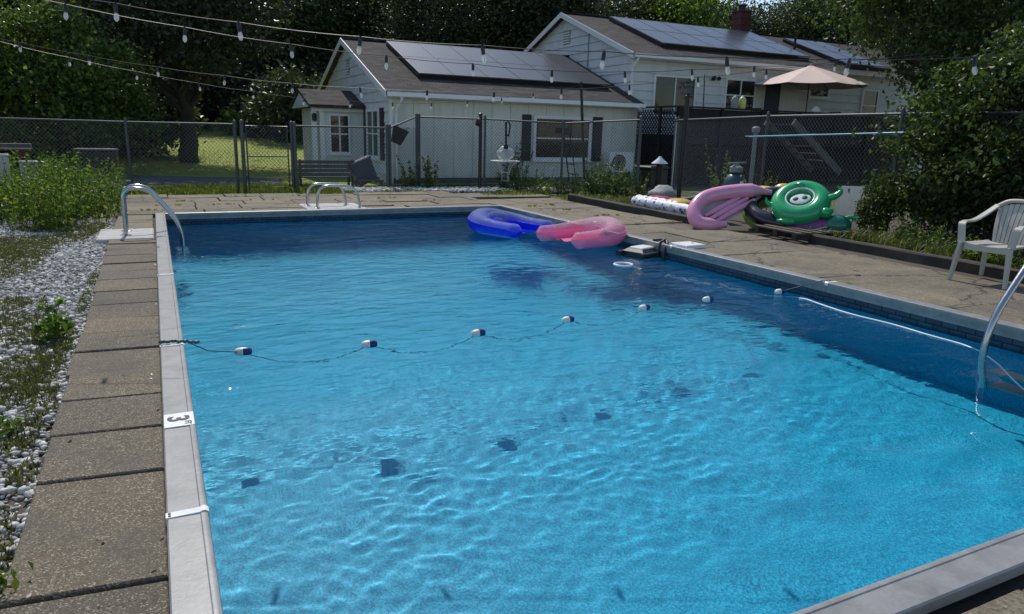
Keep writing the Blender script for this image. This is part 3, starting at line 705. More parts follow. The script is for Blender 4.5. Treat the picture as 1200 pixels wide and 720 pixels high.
# ---- named trees
p = G(224, 197, GZ)
make_tree('shade_tree', 'big dark tree with a bare trunk on the lawn behind the left fence', 'tree',
          [(0, 0, 6.6, 3.0, 3.0, 3.6), (-2.4, .4, 4.6, 1.7, 1.7, 1.3), (2.3, -.3, 4.9, 1.8, 1.8, 1.4), (.4, -2.2, 4.3, 1.8, 1.5, 1.2), (-.6, 1.9, 5.4, 1.8, 1.8, 1.5), (1.3, 1.2, 8.4, 1.9, 1.9, 1.6), (-1.5, -.8, 8.0, 1.8, 1.8, 1.6), (3.2, .8, 6.6, 1.6, 1.6, 1.4), (-3.4, 0, 6.2, 1.6, 1.6, 1.4)],
          24000, 420, .19, 'leaf_dark', 60, 2.2, .30, loc=(p.x, p.y + .8, .1))
p = onY(82, 142, 24.6)
make_tree('lawn_tree', 'bright green rounded tree behind the far left fence', 'tree',
          [(0, 0, 2.4, 2.2, 1.9, 2.0), (-1.5, -.3, 3.4, 1.3, 1.2, 1.1), (-2.6, .1, 2.8, 1.3, 1.2, 1.3), (.9, -.4, 2.9, 1.2, 1.1, .95), (1.8, 0, 1.9, 1.05, 1, .85), (2.35, .2, 1.1, .7, .8, .65), (-.4, -.5, 3.9, 1.0, .9, .7), (-3.6, 0, 2.0, 1.3, 1.2, 1.2), (-1.2, -1.0, 1.8, 1.4, .9, 1.1), (.6, -1.0, 1.6, 1.3, .8, 1.0)],
          24000, 420, .14, 'leaf_lawn', 61, 1.0, .16, loc=(p.x - .45, 24.6, GZ), shell=.85, spread=.15)
p = onY(1085, 150, 18.4)
make_tree('garden_tree', 'large spreading tree hanging over the right end of the main house', 'tree',
          [(0, 0, 7.6, 4.0, 3.6, 3.4), (-3.2, -.6, 4.9, 1.5, 1.5, .9), (-2.0, -1.2, 4.1, 1.6, 1.4, .95), (-.6, -1.5, 3.7, 1.6, 1.4, .9), (.8, -1.4, 4.3, 1.9, 1.6, 1.2), (-2.4, -.6, 6.3, 1.9, 1.8, 1.3), (2.4, -1.0, 4.6, 2.0, 1.8, 1.6), (-.3, -1.8, 5.6, 2.0, 1.7, 1.2), (2.8, 0, 7.2, 2.2, 2.0, 1.7), (-1.2, -1.4, 3.0, .9, .9, .5), (3.4, -.6, 3.0, 1.6, 1.5, 1.4), (-3.6, .4, 6.6, 1.6, 1.6, 1.2), (1.6, -1.2, 2.9, 1.3, 1.2, .8), (-4.5, -.2, 5.5, 1.4, 1.3, .9), (-4.9, .4, 6.9, 1.6, 1.5, 1.1), (-3.9, -.9, 4.6, 1.1, 1.0, .6), (-3.2, -1.2, 3.5, 1.0, .9, .6), (-2.2, -1.3, 3.1, 1.0, .9, .6)],
          42000, 640, .16, 'leaf_mid', 62, 3.0, .24, loc=(p.x - 2.0, 16.6, GZ), shell=.8, spread=.15)
make_tree('garden_tree', 'loose light green tree standing beyond the chimney', 'tree', random_lobes(np.random.default_rng(5), 2, 9.4, 3.0, 10), 9000, 200, .22, 'leaf_bright', 63, 3, .18, loc=(28.5, 35.5, .3), spread=.2)
make_tree('garden_shrub', 'huge dark green shrub at the right edge behind the chair', 'shrub',
          [(0, 0, 1.35, 1.55, 1.45, 1.35), (-.75, -.35, 1.9, .95, .85, .75), (.35, -.2, 2.55, 1.0, .95, .75), (1.0, -.4, 3.0, 1.0, .9, .7), (-.95, -.1, 1.25, .7, .85, .7), (-.35, -.8, .75, .95, .8, .65), (.7, -.9, 1.2, 1.1, .8, 1.0), (1.5, -.2, 1.8, 1.1, 1.0, 1.3), (-.25, .2, 2.25, .8, .8, .6), (1.9, -.9, 2.6, 1.0, .9, 1.0), (-.1, -1.1, .45, 1.2, .7, .45)],
          64000, 640, .09, 'leaf_shrub', 64, .5, .07, loc=(11.75, 6.65, GZ), shell=.84, spread=.13, stems=4)
make_tree('garden_shrub', 'low arching shrub between the grey board and the big right shrub', 'shrub',
          [(0, 0, .55, .45, .4, .45), (-.25, .1, 1.0, .3, .3, .3), (.3, -.1, .75, .4, .35, .4), (.2, .2, 1.25, .3, .3, .3)], 3200, 90, .08, 'leaf_mid', 65, .3, .03, loc=(10.35, 7.75, GZ), shell=.8, spread=.2, stems=3).scale = (.55, .55, .62)
make_tree('gate_hedge', 'sunlit hedge beyond the gate behind the grey panels', 'hedge', [(0, 0, .7, 1.5, .6, .75), (-1.2, 0, .65, 1.2, .6, .7), (1.4, 0, .8, 1.3, .6, .85)], 5000, 120, .2, 'leaf_bright', 66, .4, .06, loc=(5.4, 43.0, lawn_z(5, 43)), spread=.2, stems=3)
# ---- weeds: upright leafy plants
def make_weed(name, label, cat, seed, stems, h, R_, leaf, m_, per, group=None, mstem='leaf_weed'):
    rg = np.random.default_rng(seed); t = thing(name, label, cat, group=group); mm = MB(); PP = []; SS = []
    for s_ in range(stems):
        a, r = rg.uniform(0, 6.28), R_ * math.sqrt(rg.random()); hh = h * rg.uniform(.35, 1.2); lx, ly = rg.normal(0, .16, 2) * hh
        b0 = Vector((r * math.cos(a) * .6, r * math.sin(a) * .6, 0)); b1 = b0 + Vector((r * math.cos(a) * .5 + lx, r * math.sin(a) * .5 + ly, hh))
        mm.tube([b0, b0.lerp(b1, .55) + Vector((rg.normal(0, .02), rg.normal(0, .02), .02)), b1], [.005, .004, .002], 4)
        u = rg.random(per) ** .8 * .92 + .08
        PP.append(np.array(b0) + (np.array(b1) - np.array(b0)) * u[:, None] + rg.normal(0, 1, (per, 3)) * np.array([.045, .045, .02]) * (1.25 - u[:, None])); SS.append(leaf * rg.uniform(.6, 1.3, per) * (1.15 - .5 * u))
    mm.build('stems', MT[mstem], t)
    V, F = leaf_quads(np.concatenate(PP), np.concatenate(SS), rg, flat=.35, width=.24); link('leaves', fastmesh('leaves', V, F), MT[m_], t); return t
def place(archs, spots_, seed, z=GZ, smin=.8, smax=1.2, lab=None):
    rg = np.random.default_rng(seed); used = set()
    for i, sp_ in enumerate(spots_):
        k = i % len(archs); o = copy_tree(archs[k]) if k in used else archs[k]; used.add(k)
        s_ = rg.uniform(smin, smax) * (sp_[2] if len(sp_) > 2 else 1); o.location = (sp_[0], sp_[1], z - .01); o.rotation_euler = (0, 0, rg.uniform(0, 6.28)); o.scale = (s_,) * 3
WL = 'tall leafy weed in the thick patch beside the left gravel'
wa = [make_weed('weed', WL, 'weed', 100 + i, 15, .80, .34, .075, 'leaf_weed' if i != 2 else 'leaf_bright', 26, 'weeds in the left patch') for i in range(4)]
rg = np.random.default_rng(31); ws = []
for i in range(46):
    px = rg.uniform(-45, 135); py = rg.uniform(232, 268) - max(0, px - 60) * .16; p = G(px, py); ws.append((p.x, p.y, 1.0 - max(0, px - 70) * .004))
place(wa, ws, 32)
WF = 'bushy green weed growing against the house fence'
wa = [make_weed('fence_weed', WF, 'weed', 110 + i, 14, .62, .30, .075, 'leaf_mid' if i else 'leaf_weed', 26, 'weeds along the house fence') for i in range(3)]
ws = []
for px, py, s_ in [(600, 222, .7), (612, 224, .9), (625, 224, .9), (640, 226, .8), (655, 227, .7), (668, 226, 1.0), (680, 227, .9), (690, 226, 1.2), (702, 228, 1.25), (713, 228, 1.2), (724, 230, 1.1), (735, 231, .9), (745, 232, .8), (753, 233, .9), (500, 221, .5), (530, 220, .4), (590, 221, .9), (545, 220, .4), (720, 224, 1.3), (700, 222, 1.2), (480, 220, .5)]:
    p = G(px, py); ws.append((p.x, p.y, s_))
place(wa, ws, 33)
WB = 'small leafy weed in the bed under the right shrub'
wa = [make_weed('bed_weed', WB, 'weed', 120 + i, 14, .34, .24, .07, ('leaf_weed', 'leaf_mid')[i], 22, 'weeds in the right bed') for i in range(2)]
rg = np.random.default_rng(35)
place(wa, [(G(px, py).x, G(px, py).y) for px, py in [(1040, 283), (1060, 288), (1075, 293), (1090, 296), (1105, 300), (1120, 303), (1085, 288), (1110, 293), (1130, 306), (1145, 309), (1160, 312), (1060, 280), (1020, 275), (1180, 316), (1195, 320)]], 36)
o = make_weed('mullein_weed', 'tall pale flowering weed leaning on the fence corner post', 'weed', 130, 5, 1.35, .16, .12, 'leaf_dry', 40); o.location = G(503, 219); 
o = make_weed('mullein_weed', 'short pale leafy weed at the foot of the house corner', 'weed', 131, 7, .75, .2, .12, 'leaf_dry', 26); o.location = G(478, 220)
o = make_weed('gravel_weed', 'broad leaved green weed on the gravel beside the pavers', 'weed', 132, 7, .26, .09, .10, 'leaf_bright', 14); o.location = (-.74, 5.75, GZ)
o = make_weed('gravel_weed', 'small green weed at the left picture edge on the gravel', 'weed', 133, 6, .10, .07, .06, 'leaf_weed', 10); o.location = (-.78, 3.95, GZ)
o = make_weed('fence_vine', 'yellow green leafy plant climbing the right fence by the filter', 'vine', 134, 9, 1.3, .28, .11, 'leaf_weed', 22); o.location = G(842, 232)
o = make_weed('fence_vine', 'leafy plant on the fence right of the yellow float', 'vine', 135, 7, .9, .2, .09, 'leaf_weed', 18); o.location = (10.7, 10.6, GZ)
o = make_weed('planter_bush', 'dark bushy plant behind the white iron table', 'bush', 136, 18, 1.15, .42, .10, 'leaf_mid', 30); o.location = G(600, 214)
o = make_weed('foreground_sprig', 'blurred green sprig poking in at the bottom left corner', 'weed', 137, 5, .12, .05, .06, 'leaf_weed', 9); o.location = (-.585, 2.50, DZ - .01)

# ================================================================== houses
def lap_wall_x(parent, X, Y0, Y1, z0, z1, eave=None, ridge=None, th=.042, st=.29, m_='siding', face=-1):
    """horizontal lap siding on a wall in the plane x = X, clipped under a gable"""
    z = z0; w = None
    while z < z1 - .02:
        za = z; zb = min(z + st, z1)
        def span(zz):
            if ridge is None or zz <= eave: return Y0, Y1
            t = min(1, (zz - eave) / (ridge - eave)); mid = (Y0 + Y1) / 2; return Y0 + (mid - Y0) * t, Y1 + (mid - Y1) * t
        (a0, a1), (b0, b1) = span(za), span(zb - .004); xo, xi = X + face * th, X + face * .008
        MB().hexa([(xo, a0, za), (X + .0, a0, za), (X + .0, a1, za), (xo, a1, za), (xi, b0, zb - .004), (X + .0, b0, zb - .004), (X + .0, b1, zb - .004), (xi, b1, zb - .004)]).build('siding_board', MT[m_], parent)
        z = zb
def lap_wall_y(parent, Y, X0, X1, z0, z1, th=.042, st=.29, m_='siding'):
    z = z0
    while z < z1 - .02:
        zb = min(z + st, z1)
        MB().hexa([(X0, Y - th, z), (X1, Y - th, z), (X1, Y, z), (X0, Y, z), (X0, Y - .008, zb - .004), (X1, Y - .008, zb - .004), (X1, Y, zb - .004), (X0, Y, zb - .004)]).build('siding_board', MT[m_], parent)
        z = zb
def window_y(parent, x0, x1, z0, z1, Y, cols=1, rows=1, fw=.06, dep=.06, m_='trim'):
    w = MB(); yf = Y - dep
    w.box(x0, x0 + fw, yf, Y, z0, z1).box(x1 - fw, x1, yf, Y, z0, z1).box(x0 + fw, x1 - fw, yf, Y, z1 - fw, z1).box(x0 - .03, x1 + .03, yf - .03, Y, z0 - .05, z0)
    w.box(x0 + fw, x1 - fw, yf, Y, z0 + .001, z0 + fw)
    o = w.build('window', MT[m_], parent)
    for c in range(cols):
        for r in range(rows):
            dx, dz_ = (x1 - x0 - 2 * fw) / cols, (z1 - z0 - 2 * fw) / rows; xa, za = x0 + fw + c * dx, z0 + fw + r * dz_
            MB().box(xa + .003, xa + dx - .003, Y - dep * .45, Y - .004, za + .003, za + dz_ - .003).build('pane', MT['window_glass'], o)
            if c: MB().box(xa - .022, xa + .022, yf + .006, Y - .002, z0 + fw, z1 - fw).build('mullion', MT[m_], o) if r == 0 else None
            if r: MB().box(xa + .024, xa + dx - .024, yf + .009, Y - .002, za - .02, za + .02).build('mullion', MT[m_], o)
    return o
def window_x(parent, y0, y1, z0, z1, X, cols=1, rows=1, fw=.06, dep=.06, m_='trim'):
    w = MB(); xf = X - dep
    w.box(xf, X, y0, y0 + fw, z0, z1).box(xf, X, y1 - fw, y1, z0, z1).box(xf, X, y0 + fw, y1 - fw, z1 - fw, z1).box(xf - .03, X, y0 - .03, y1 + .03, z0 - .05, z0).box(xf, X, y0 + fw, y1 - fw, z0 + .001, z0 + fw)
    o = w.build('window', MT[m_], parent)
    for c in range(cols):
        for r in range(rows):
            dy, dz_ = (y1 - y0 - 2 * fw) / cols, (z1 - z0 - 2 * fw) / rows; ya, za = y0 + fw + c * dy, z0 + fw + r * dz_
            MB().box(X - dep * .45, X - .004, ya + .003, ya + dy - .003, za + .003, za + dz_ - .003).build('pane', MT['window_glass'], o)
            if c and r == 0: MB().box(xf + .006, X - .002, ya - .03, ya + .03, z0 + fw, z1 - fw).build('mullion', MT[m_], o)
            if r: MB().box(xf + .009, X - .002, ya + .032, ya + dy - .032, za - .02, za + .02).build('mullion', MT[m_], o)
    return o
def roof_pair(parent, X0, X1, Ye0, Ye1, ze, zr, ov=.35, th=.12, mname='shingle'):
    """two pitched slabs; returns a function (x, t) -> point on the front slope, t from eave to ridge"""
    Ym = (Ye0 + Ye1) / 2; s_ = (zr - ze) / (Ym - Ye0); ya = Ye0 - ov; za = ze - ov * s_; yb = Ye1 + ov
    r = MB()
    r.hexa([(X0, ya, za), (X1, ya, za), (X1, Ym, zr), (X0, Ym, zr), (X0, ya, za + th), (X1, ya, za + th), (X1, Ym, zr + th), (X0, Ym, zr + th)])
    r.hexa([(X0, Ym + .002, zr), (X1, Ym + .002, zr), (X1, yb, za), (X0, yb, za), (X0, Ym + .002, zr + th), (X1, Ym + .002, zr + th), (X1, yb, za + th), (X0, yb, za + th)])
    ro = r.build('roof', MT[mname], parent)
    MB().bar((X0, Ym, zr + th + .01), (X1, Ym, zr + th + .01), .26, .03).build('ridge_cap', MT[mname], ro)
    g = MB().box(X0 + .02, X1 - .02, ya - .13, ya - .01, za - .02, za + .10).build('gutter', MT['gutter'], parent)
    MB().box(X0 + .02, X1 - .02, ya + .03, Ye0 - .035, za - .045, za - .015).build('soffit', MT['trim'], parent)
    for xx in (X0 - .03,):                                           # raking barge boards on the left gable
        MB().hexa([(xx, ya, za - .05), (xx + .028, ya, za - .05), (xx + .028, Ym, zr - .05), (xx, Ym, zr - .05), (xx, ya, za + th + .01), (xx + .028, ya, za + th + .01), (xx + .028, Ym, zr + th + .01), (xx, Ym, zr + th + .01)]).build('barge_board', MT['trim'], parent)
        MB().hexa([(xx, Ym + .003, zr - .05), (xx + .028, Ym + .003, zr - .05), (xx + .028, yb, za - .05), (xx, yb, za - .05), (xx, Ym + .003, zr + th + .01), (xx + .028, Ym + .003, zr + th + .01), (xx + .028, yb, za + th + .01), (xx, yb, za + th + .01)]).build('barge_board', MT['trim'], parent)
    nrm = Vector((0, -s_, 1)).normalized()
    return (lambda x, t, up=0: Vector((x, ya + (Ym - ya) * t, za + (zr - za) * t + th)) + nrm * up), (Vector((0, Ym - ya, zr - za))), nrm, ro
def solar_array(parent, fn, slope, nrm, x0, cols, pw, ph, t0, rows=2, up=.13):
    sl_ = slope.length; dirv = slope.normalized(); rx = math.atan2(dirv.z, dirv.y)
    me_g = MB().box(.018, pw - .018, .018, ph - .018, 0, .032); me_g.v = [(x, y, z + .004) for x, y, z in me_g.v]
    fr = MB().box(0, .018, 0, ph, 0, .04).box(pw - .018, pw, 0, ph, 0, .04).box(.018, pw - .018, 0, .018, 0, .04).box(.018, pw - .018, ph - .018, ph, 0, .04)
    first = None
    for c in range(cols):
        for r in range(rows):
            p = fn(x0 + c * (pw + .02), t0 + r * (ph + .02) / sl_, up)
            if first is None:
                o = me_g.build('solar_panel', MT['solar_glass'], parent); f = fr.build('panel_frame', MT['panel_frame'], o); first = (o, f)
            else:
                o = first[0].copy(); COL.objects.link(o); o.parent = parent; f = first[1].copy(); COL.objects.link(f); f.parent = o
            o.location = p; o.rotation_euler = (rx, 0, 0)
    a = fn(x0, t0, up * .45); b = fn(x0 + cols * (pw + .02) - .02, t0, up * .45); L = rows * (ph + .02) / sl_
    MB().bar(a + Vector((0, .03, 0)), b + Vector((0, .03, 0)), .02, up * .8, nrm).build('array_skirt', MT['black_metal'], parent)
    MB().bar(fn(x0 + .02, t0, up * .45), fn(x0 + .02, t0 + L, up * .45), .02, up * .8, nrm).build('array_skirt', MT['black_metal'], parent)
mat('panel_frame', (.14, .145, .15), .4, metal=.5, var=.05)

# ---- low wing
WX0, WX1, WY0, WY1 = 5.99, 14.34, 20.0, 29.4
W = thing('house_wing', 'low white house wing with solar panels on its shingle roof and a small side porch', 'house')
wl = MB().box(WX0 + .001, WX1 - .002, WY0 + .001, WY1, -.25, 2.46); wl.add([(WX0 + .001, WY0 + .001, 2.461), (WX0 + .001, WY1, 2.461), (WX0 + .001, 24.7, 4.16), (WX0 + .12, WY0 + .001, 2.461), (WX0 + .12, WY1, 2.461), (WX0 + .12, 24.7, 4.16)], [(0, 1, 2), (3, 5, 4), (0, 2, 5, 3), (1, 4, 5, 2)])
wl = wl.build('wall', MT['siding_cream'], W)
lap_wall_x(wl, WX0, WY0, WY1, .18, 4.14, 2.46, 4.16)
x = WX0 + .05
while x < WX1 - .1:                                                  # vertical panels with grooves
    x2 = min(x + .61, WX1 - .01); MB().box(x + .006, x2 - .006, WY0 - .022, WY0 - .001, .1, 2.44).build('wall_panel', MT['siding_cream'], wl); x = x2
MB().box(WX0 - .034, WX0 + .05, WY0 - .034, WY0 + .06, -.2, 2.44).build('corner_board', MT['trim'], wl)
MB().box(WX0 + .06, WX1, WY0 - .012, WY0 - .001, -.2, .09).build('foundation', MT['grey_wood'], wl)
fn, slp, nrm, ro = roof_pair(W, WX0 - .22, WX1 - .01, WY0, WY1, 2.46, 4.17)
solar_array(W, fn, slp, nrm, 7.12, 6, 1.09, 1.74, .245)
# front window with shutters
wn_ = window_y(W, 10.47, 12.55, .62, 1.96, WY0 - .022, 2, 2, .09, .07)
for x0, x1 in ((10.09, 10.40), (12.62, 12.97)):
    sh = MB().box(x0, x1, WY0 - .055, WY0 - .024, .6, 1.98).build('shutter', MT['shutter'], W)
    for k in range(9): MB().box(x0 + .04, x1 - .04, WY0 - .063, WY0 - .056, .68 + k * .14, .78 + k * .14).build('louvre', MT['shutter'], sh)
# side window with shutters on the gable
window_x(W, 20.95, 22.30, .58, 2.02, WX0 - .03, 2, 2, .08, .06)
for y0, y1 in ((20.52, 20.90), (22.36, 22.72)): MB().box(WX0 - .062, WX0 - .032, y0, y1, .55, 2.03).build('shutter', MT['shutter'], W)
v_ = MB().box(WX0 - .05, WX0 - .03, 24.45, 24.85, 3.15, 3.62).build('gable_vent', MT['board_grey'], W)
for k in range(5): MB().box(WX0 - .06, WX0 - .051, 24.48, 24.82, 3.18 + k * .085, 3.22 + k * .085).build('slat', MT['trim'], v_)
MB().tube([(WX0 + .2, WY0 - .42, 2.33), (WX0 + .2, WY0 - .42, 2.22), (WX0 + .16, WY0 - .12, 2.02), (WX0 + .15, WY0 - .075, 1.8), (WX0 + .15, WY0 - .075, .05)], .04, 8).build('downspout', MT['gutter'], W, 50)
MB().tube([(WX1 - .45, WY0 - .42, 2.34), (WX1 - .3, WY0 - .5, 2.30), (WX1 - .1, WY0 - .35, 2.2)], .035, 8).build('downspout', MT['gutter'], W, 50)
# side porch
PB = 22.8
pw = MB().box(4.62, WX0 - .04, PB + .001, 25.8, -.2, 2.05).build('porch_wall', MT['siding_cream'], W)
lap_wall_y(pw, PB, 4.66, WX0 - .04, 0, 2.0, st=.5, th=.02)
for xx in (4.43, 4.66): MB().box(xx - .07, xx + .07, PB - .05, PB + .09, -.2, 2.04).build('porch_post', MT['trim'], W)
MB().box(4.36, WX0 - .04, PB - .12, PB - .03, 1.92, 2.08).build('porch_fascia', MT['trim'], W)
window_y(W, 4.86, 5.52, .66, 1.86, PB - .022, 2, 2, .06, .05)
r = MB(); xa, xb = 4.25, WX0 - .04
r.hexa([(xa, PB - .3, 2.02), (xb, PB - .3, 2.02), (xb, 24.3, 2.54), (xa, 24.3, 2.54), (xa, PB - .3, 2.11), (xb, PB - .3, 2.11), (xb, 24.3, 2.63), (xa, 24.3, 2.63)])
r.hexa([(xa, 24.302, 2.54), (xb, 24.302, 2.54), (xb, 26.1, 2.02), (xa, 26.1, 2.02), (xa, 24.302, 2.63), (xb, 24.302, 2.63), (xb, 26.1, 2.11), (xa, 26.1, 2.11)])
r.build('porch_roof', MT['shingle'], W)
MB().add([(xa + .05, PB, 2.05), (xa + .05, 25.8, 2.05), (xa + .05, 24.3, 2.53), (xa + .12, PB, 2.05), (xa + .12, 25.8, 2.05), (xa + .12, 24.3, 2.53)], [(0, 1, 2), (3, 5, 4), (0, 3, 4, 1), (0, 2, 5, 3), (1, 4, 5, 2)]).build('porch_gable', MT['siding'], W)
lt = MB().lathe([(.03, 0), (.07, .03), (.075, .2), (.03, .24)], (4.43, PB - .10, 1.62), 8).build('porch_lamp', MT['black_metal'], W, 40)

# ---- main house
HX0, HX1, HY0, HY1 = 14.36, 31.0, 20.45, 29.4
Mh = thing('main_house', 'white main house with solar panels and a red brick chimney behind the raised deck', 'house')
wl = MB().box(HX0, HX1, HY0, HY1, -.25, 4.05); wl.add([(HX0, HY0, 4.051), (HX0, HY1, 4.051), (HX0, 24.925, 5.70), (HX0 + .12, HY0, 4.051), (HX0 + .12, HY1, 4.051), (HX0 + .12, 24.925, 5.70)], [(0, 1, 2), (3, 5, 4), (0, 2, 5, 3), (1, 4, 5, 2)])
wl = wl.build('wall', MT['siding'], Mh)
lap_wall_x(wl, HX0, HY0, HY1, 2.3, 5.68, 4.05, 5.70)
lap_wall_y(wl, HY0, HX0, HX1, .0, 4.02)
MB().box(HX0 - .034, HX0 + .06, HY0 - .036, HY0 + .06, 2.4, 4.0).build('corner_board', MT['trim'], wl)
fn, slp, nrm, ro = roof_pair(Mh, HX0 - .25, HX1 + .2, HY0, HY1, 4.05, 5.72)
solar_array(Mh, fn, slp, nrm, 15.9, 6, 1.16, 1.78, .20)
solar_array(Mh, fn, slp, nrm, 24.4, 2, 1.16, 1.78, .10)
ch = MB()
for k in range(9):
    z0 = 5.45 + k * .13; o_ = .015 if k % 2 else 0
    ch.box(22.65 - o_, 23.2 + o_, 24.65 - o_, 25.2 + o_, z0, z0 + .122)
ch = ch.build('chimney', MT['brick_red'], ro)
MB().box(22.60, 23.25, 24.6, 25.25, 6.625, 6.68).build('chimney_cap', MT['brick_red'], ro)
MB().lathe([(.14, 0), (.14, .18), (.2, .2), (.2, .25), (.1, .3)], (22.92, 24.92, 6.681), 10).build('chimney_pot', MT['black_metal'], ro, 40)
pp = fn(23.9, .55); MB().tube([pp - Vector((0, 0, .1)), pp + Vector((0, 0, .55))], .05, 8).build('vent_pipe', MT['black_metal'], ro)
for (x0, x1, z0, z1, c, r_) in ((15.2, 17.0, 2.1, 3.45, 2, 1), (18.3, 19.75, 2.35, 3.5, 2, 2), (22.4, 23.5, 3.0, 3.42, 1, 1), (25.35, 26.3, 2.2, 3.45, 1, 2)):
    window_y(Mh, x0, x1, z0, z1, HY0 - .03, c, r_, .07, .06)
dr_ = MB().box(20.25, 20.95, HY0 - .07, HY0 - .031, 1.4, 3.45).build('door', MT['blue_bin'], Mh); MB().lathe([(.02, 0), (.035, .02), (.035, .05)], (20.35, HY0 - .11, 2.4), 8).build('door_handle', MT['steel'], dr_, 40)
v_ = MB().box(HX0 - .05, HX0 - .03, 24.55, 25.05, 4.72, 5.22).build('gable_vent', MT['board_grey'], Mh)
for k in range(5): MB().box(HX0 - .06, HX0 - .051, 24.58, 25.02, 4.75 + k * .09, 4.79 + k * .09).build('slat', MT['trim'], v_)
MB().tube([(HX0 - .1, HY0 - .42, 3.98), (HX0 - .1, HY0 - .42, 3.86), (HX0 - .08, HY0 - .12, 3.62), (HX0 - .08, HY0 - .1, 2.75)], .045, 8).build('downspout', MT['gutter'], Mh, 50)
MB().tube([(HX0 - .055, 23.2, 5.0), (HX0 - .055, 23.2, 3.3), (HX0 - .06, 23.35, 3.1)], .018, 6).build('cable_conduit', MT['board_grey'], Mh)
MB().tube([(17.35, HY0 - .05, 3.55), (17.4, HY0 - .06, 2.4)], .014, 6).build('cable_conduit', MT['black_metal'], Mh)
lm = MB().lathe([(.05, 0), (.05, .05)], (17.75, HY0 - .10, 3.46), 8)
lm.ell((17.65, HY0 - .16, 3.42), (.07, 0, 0), (0, .09, 0), (0, 0, .07)).ell((17.9, HY0 - .16, 3.44), (.07, 0, 0), (0, .09, 0), (0, 0, .07)).build('flood_light', MT['black_metal'], Mh, 50)

# ---- raised timber deck
D_ = thing('raised_deck', 'dark stained raised deck with lattice skirt in front of the main house', 'deck')
DX0, DX1, DY0, DY1, DF = 14.50, 28.5, 18.2, 20.38, 1.5
y = DY0
k = 0
while y < DY1 - .05:
    MB().box(DX0, DX1, y + .004, y + .136, DF - .04, DF).build('deck_board', MT['decking_dark'], D_); y += .14
MB().box(DX0, DX1, DY0 - .04, DY0 - .002, DF - .28, DF - .045).build('rim_joist', MT['decking_dark'], D_)
MB().box(DX0 - .04, DX0 - .002, DY0, DY1, DF - .28, DF - .045).build('rim_joist', MT['decking_dark'], D_)
px_ = [DX0 + .05 + i * 1.7 for i in range(9)]
for x in px_: MB().box(x - .05, x + .05, DY0 - .10, DY0 - .045, -.2, 2.31).build('post', MT['decking_dark'], D_)
for y in (18.9, 20.2): MB().box(DX0 - .10, DX0 - .045, y - .05, y + .05, -.2, 2.31).build('post', MT['decking_dark'], D_)
MB().box(DX0 - .14, DX1, DY0 - .16, DY0 - .0, 2.311, 2.36).build('handrail', MT['decking_dark'], D_)
MB().box(DX0 - .14, DX0 + .0, DY0 + .002, DY1, 2.311, 2.36).build('handrail', MT['decking_dark'], D_)
MB().box(DX0 - .02, DX1, DY0 - .04, DY0 - .005, 2.02, 2.30).build('fascia', MT['decking_dark'], D_)
x = DX0 + .01
while x < DX1 - .15: MB().box(x, x + .135, DY0 - .036, DY0 - .006, DF - .04, 2.02).build('rail_board', MT['decking_dark'], D_); x += .142
def lattice(name, o3, ux, uz, L, Hh, pitch, w, t, m_, parent):
    mm = MB(); ux, uz, o3 = Vector(ux), Vector(uz), Vector(o3); nn = ux.cross(uz)
    for s_, off in ((1, 0), (-1, t)):
        k = -Hh if s_ == 1 else 0; end = L if s_ == 1 else L + Hh
        c = k
        while c < end:
            # line u = c + s*v
            v0, v1 = 0, Hh
            if s_ == 1: v0 = max(0, -c); v1 = min(Hh, L - c)
            else: v0 = max(0, c - L); v1 = min(Hh, c)
            if v1 - v0 > .02: mm.bar(o3 + ux * (c + s_ * v0) + uz * v0 + nn * off, o3 + ux * (c + s_ * v1) + uz * v1 + nn * off, w, t, nn)
            c += pitch
    return mm.build(name, m_, parent, kind='stuff')
lattice('lattice', (DX0, DY0 - .06, -.05), (1, 0, 0), (0, 0, 1), 6.6, 1.2, .14, .036, .008, MT['decking_dark'], D_)
lattice('lattice', (DX0 - .06, DY1, -.05), (0, -1, 0), (0, 0, 1), DY1 - DY0, 2.3, .14, .036, .008, MT['decking_dark'], D_)
MB().box(DX0 + .2, DX1, DY1 - .2, DY1 - .16, -.2, DF - .06).build('shade_backing', MT['decking_dark'], D_)  # dark sheet added before the pale wall, standing in for under-deck shade
# stairs running down to the right behind the right fence
sa, sb = onY(930, 143, 15.9), onY(984, 203, 15.9)
for dy in (0, 1.1): MB().bar((sa.x, sa.y + dy, sa.z), (sb.x, sb.y + dy, sb.z), .06, .22).build('stair_stringer', MT['grey_wood'], D_)
for i in range(7):
    c = sa.lerp(sb, (i + .5) / 7); MB().box(c.x - .14, c.x + .14, c.y + .04, c.y + 1.06, c.z + .02, c.z + .055).build('stair_tread', MT['grey_wood'], D_)

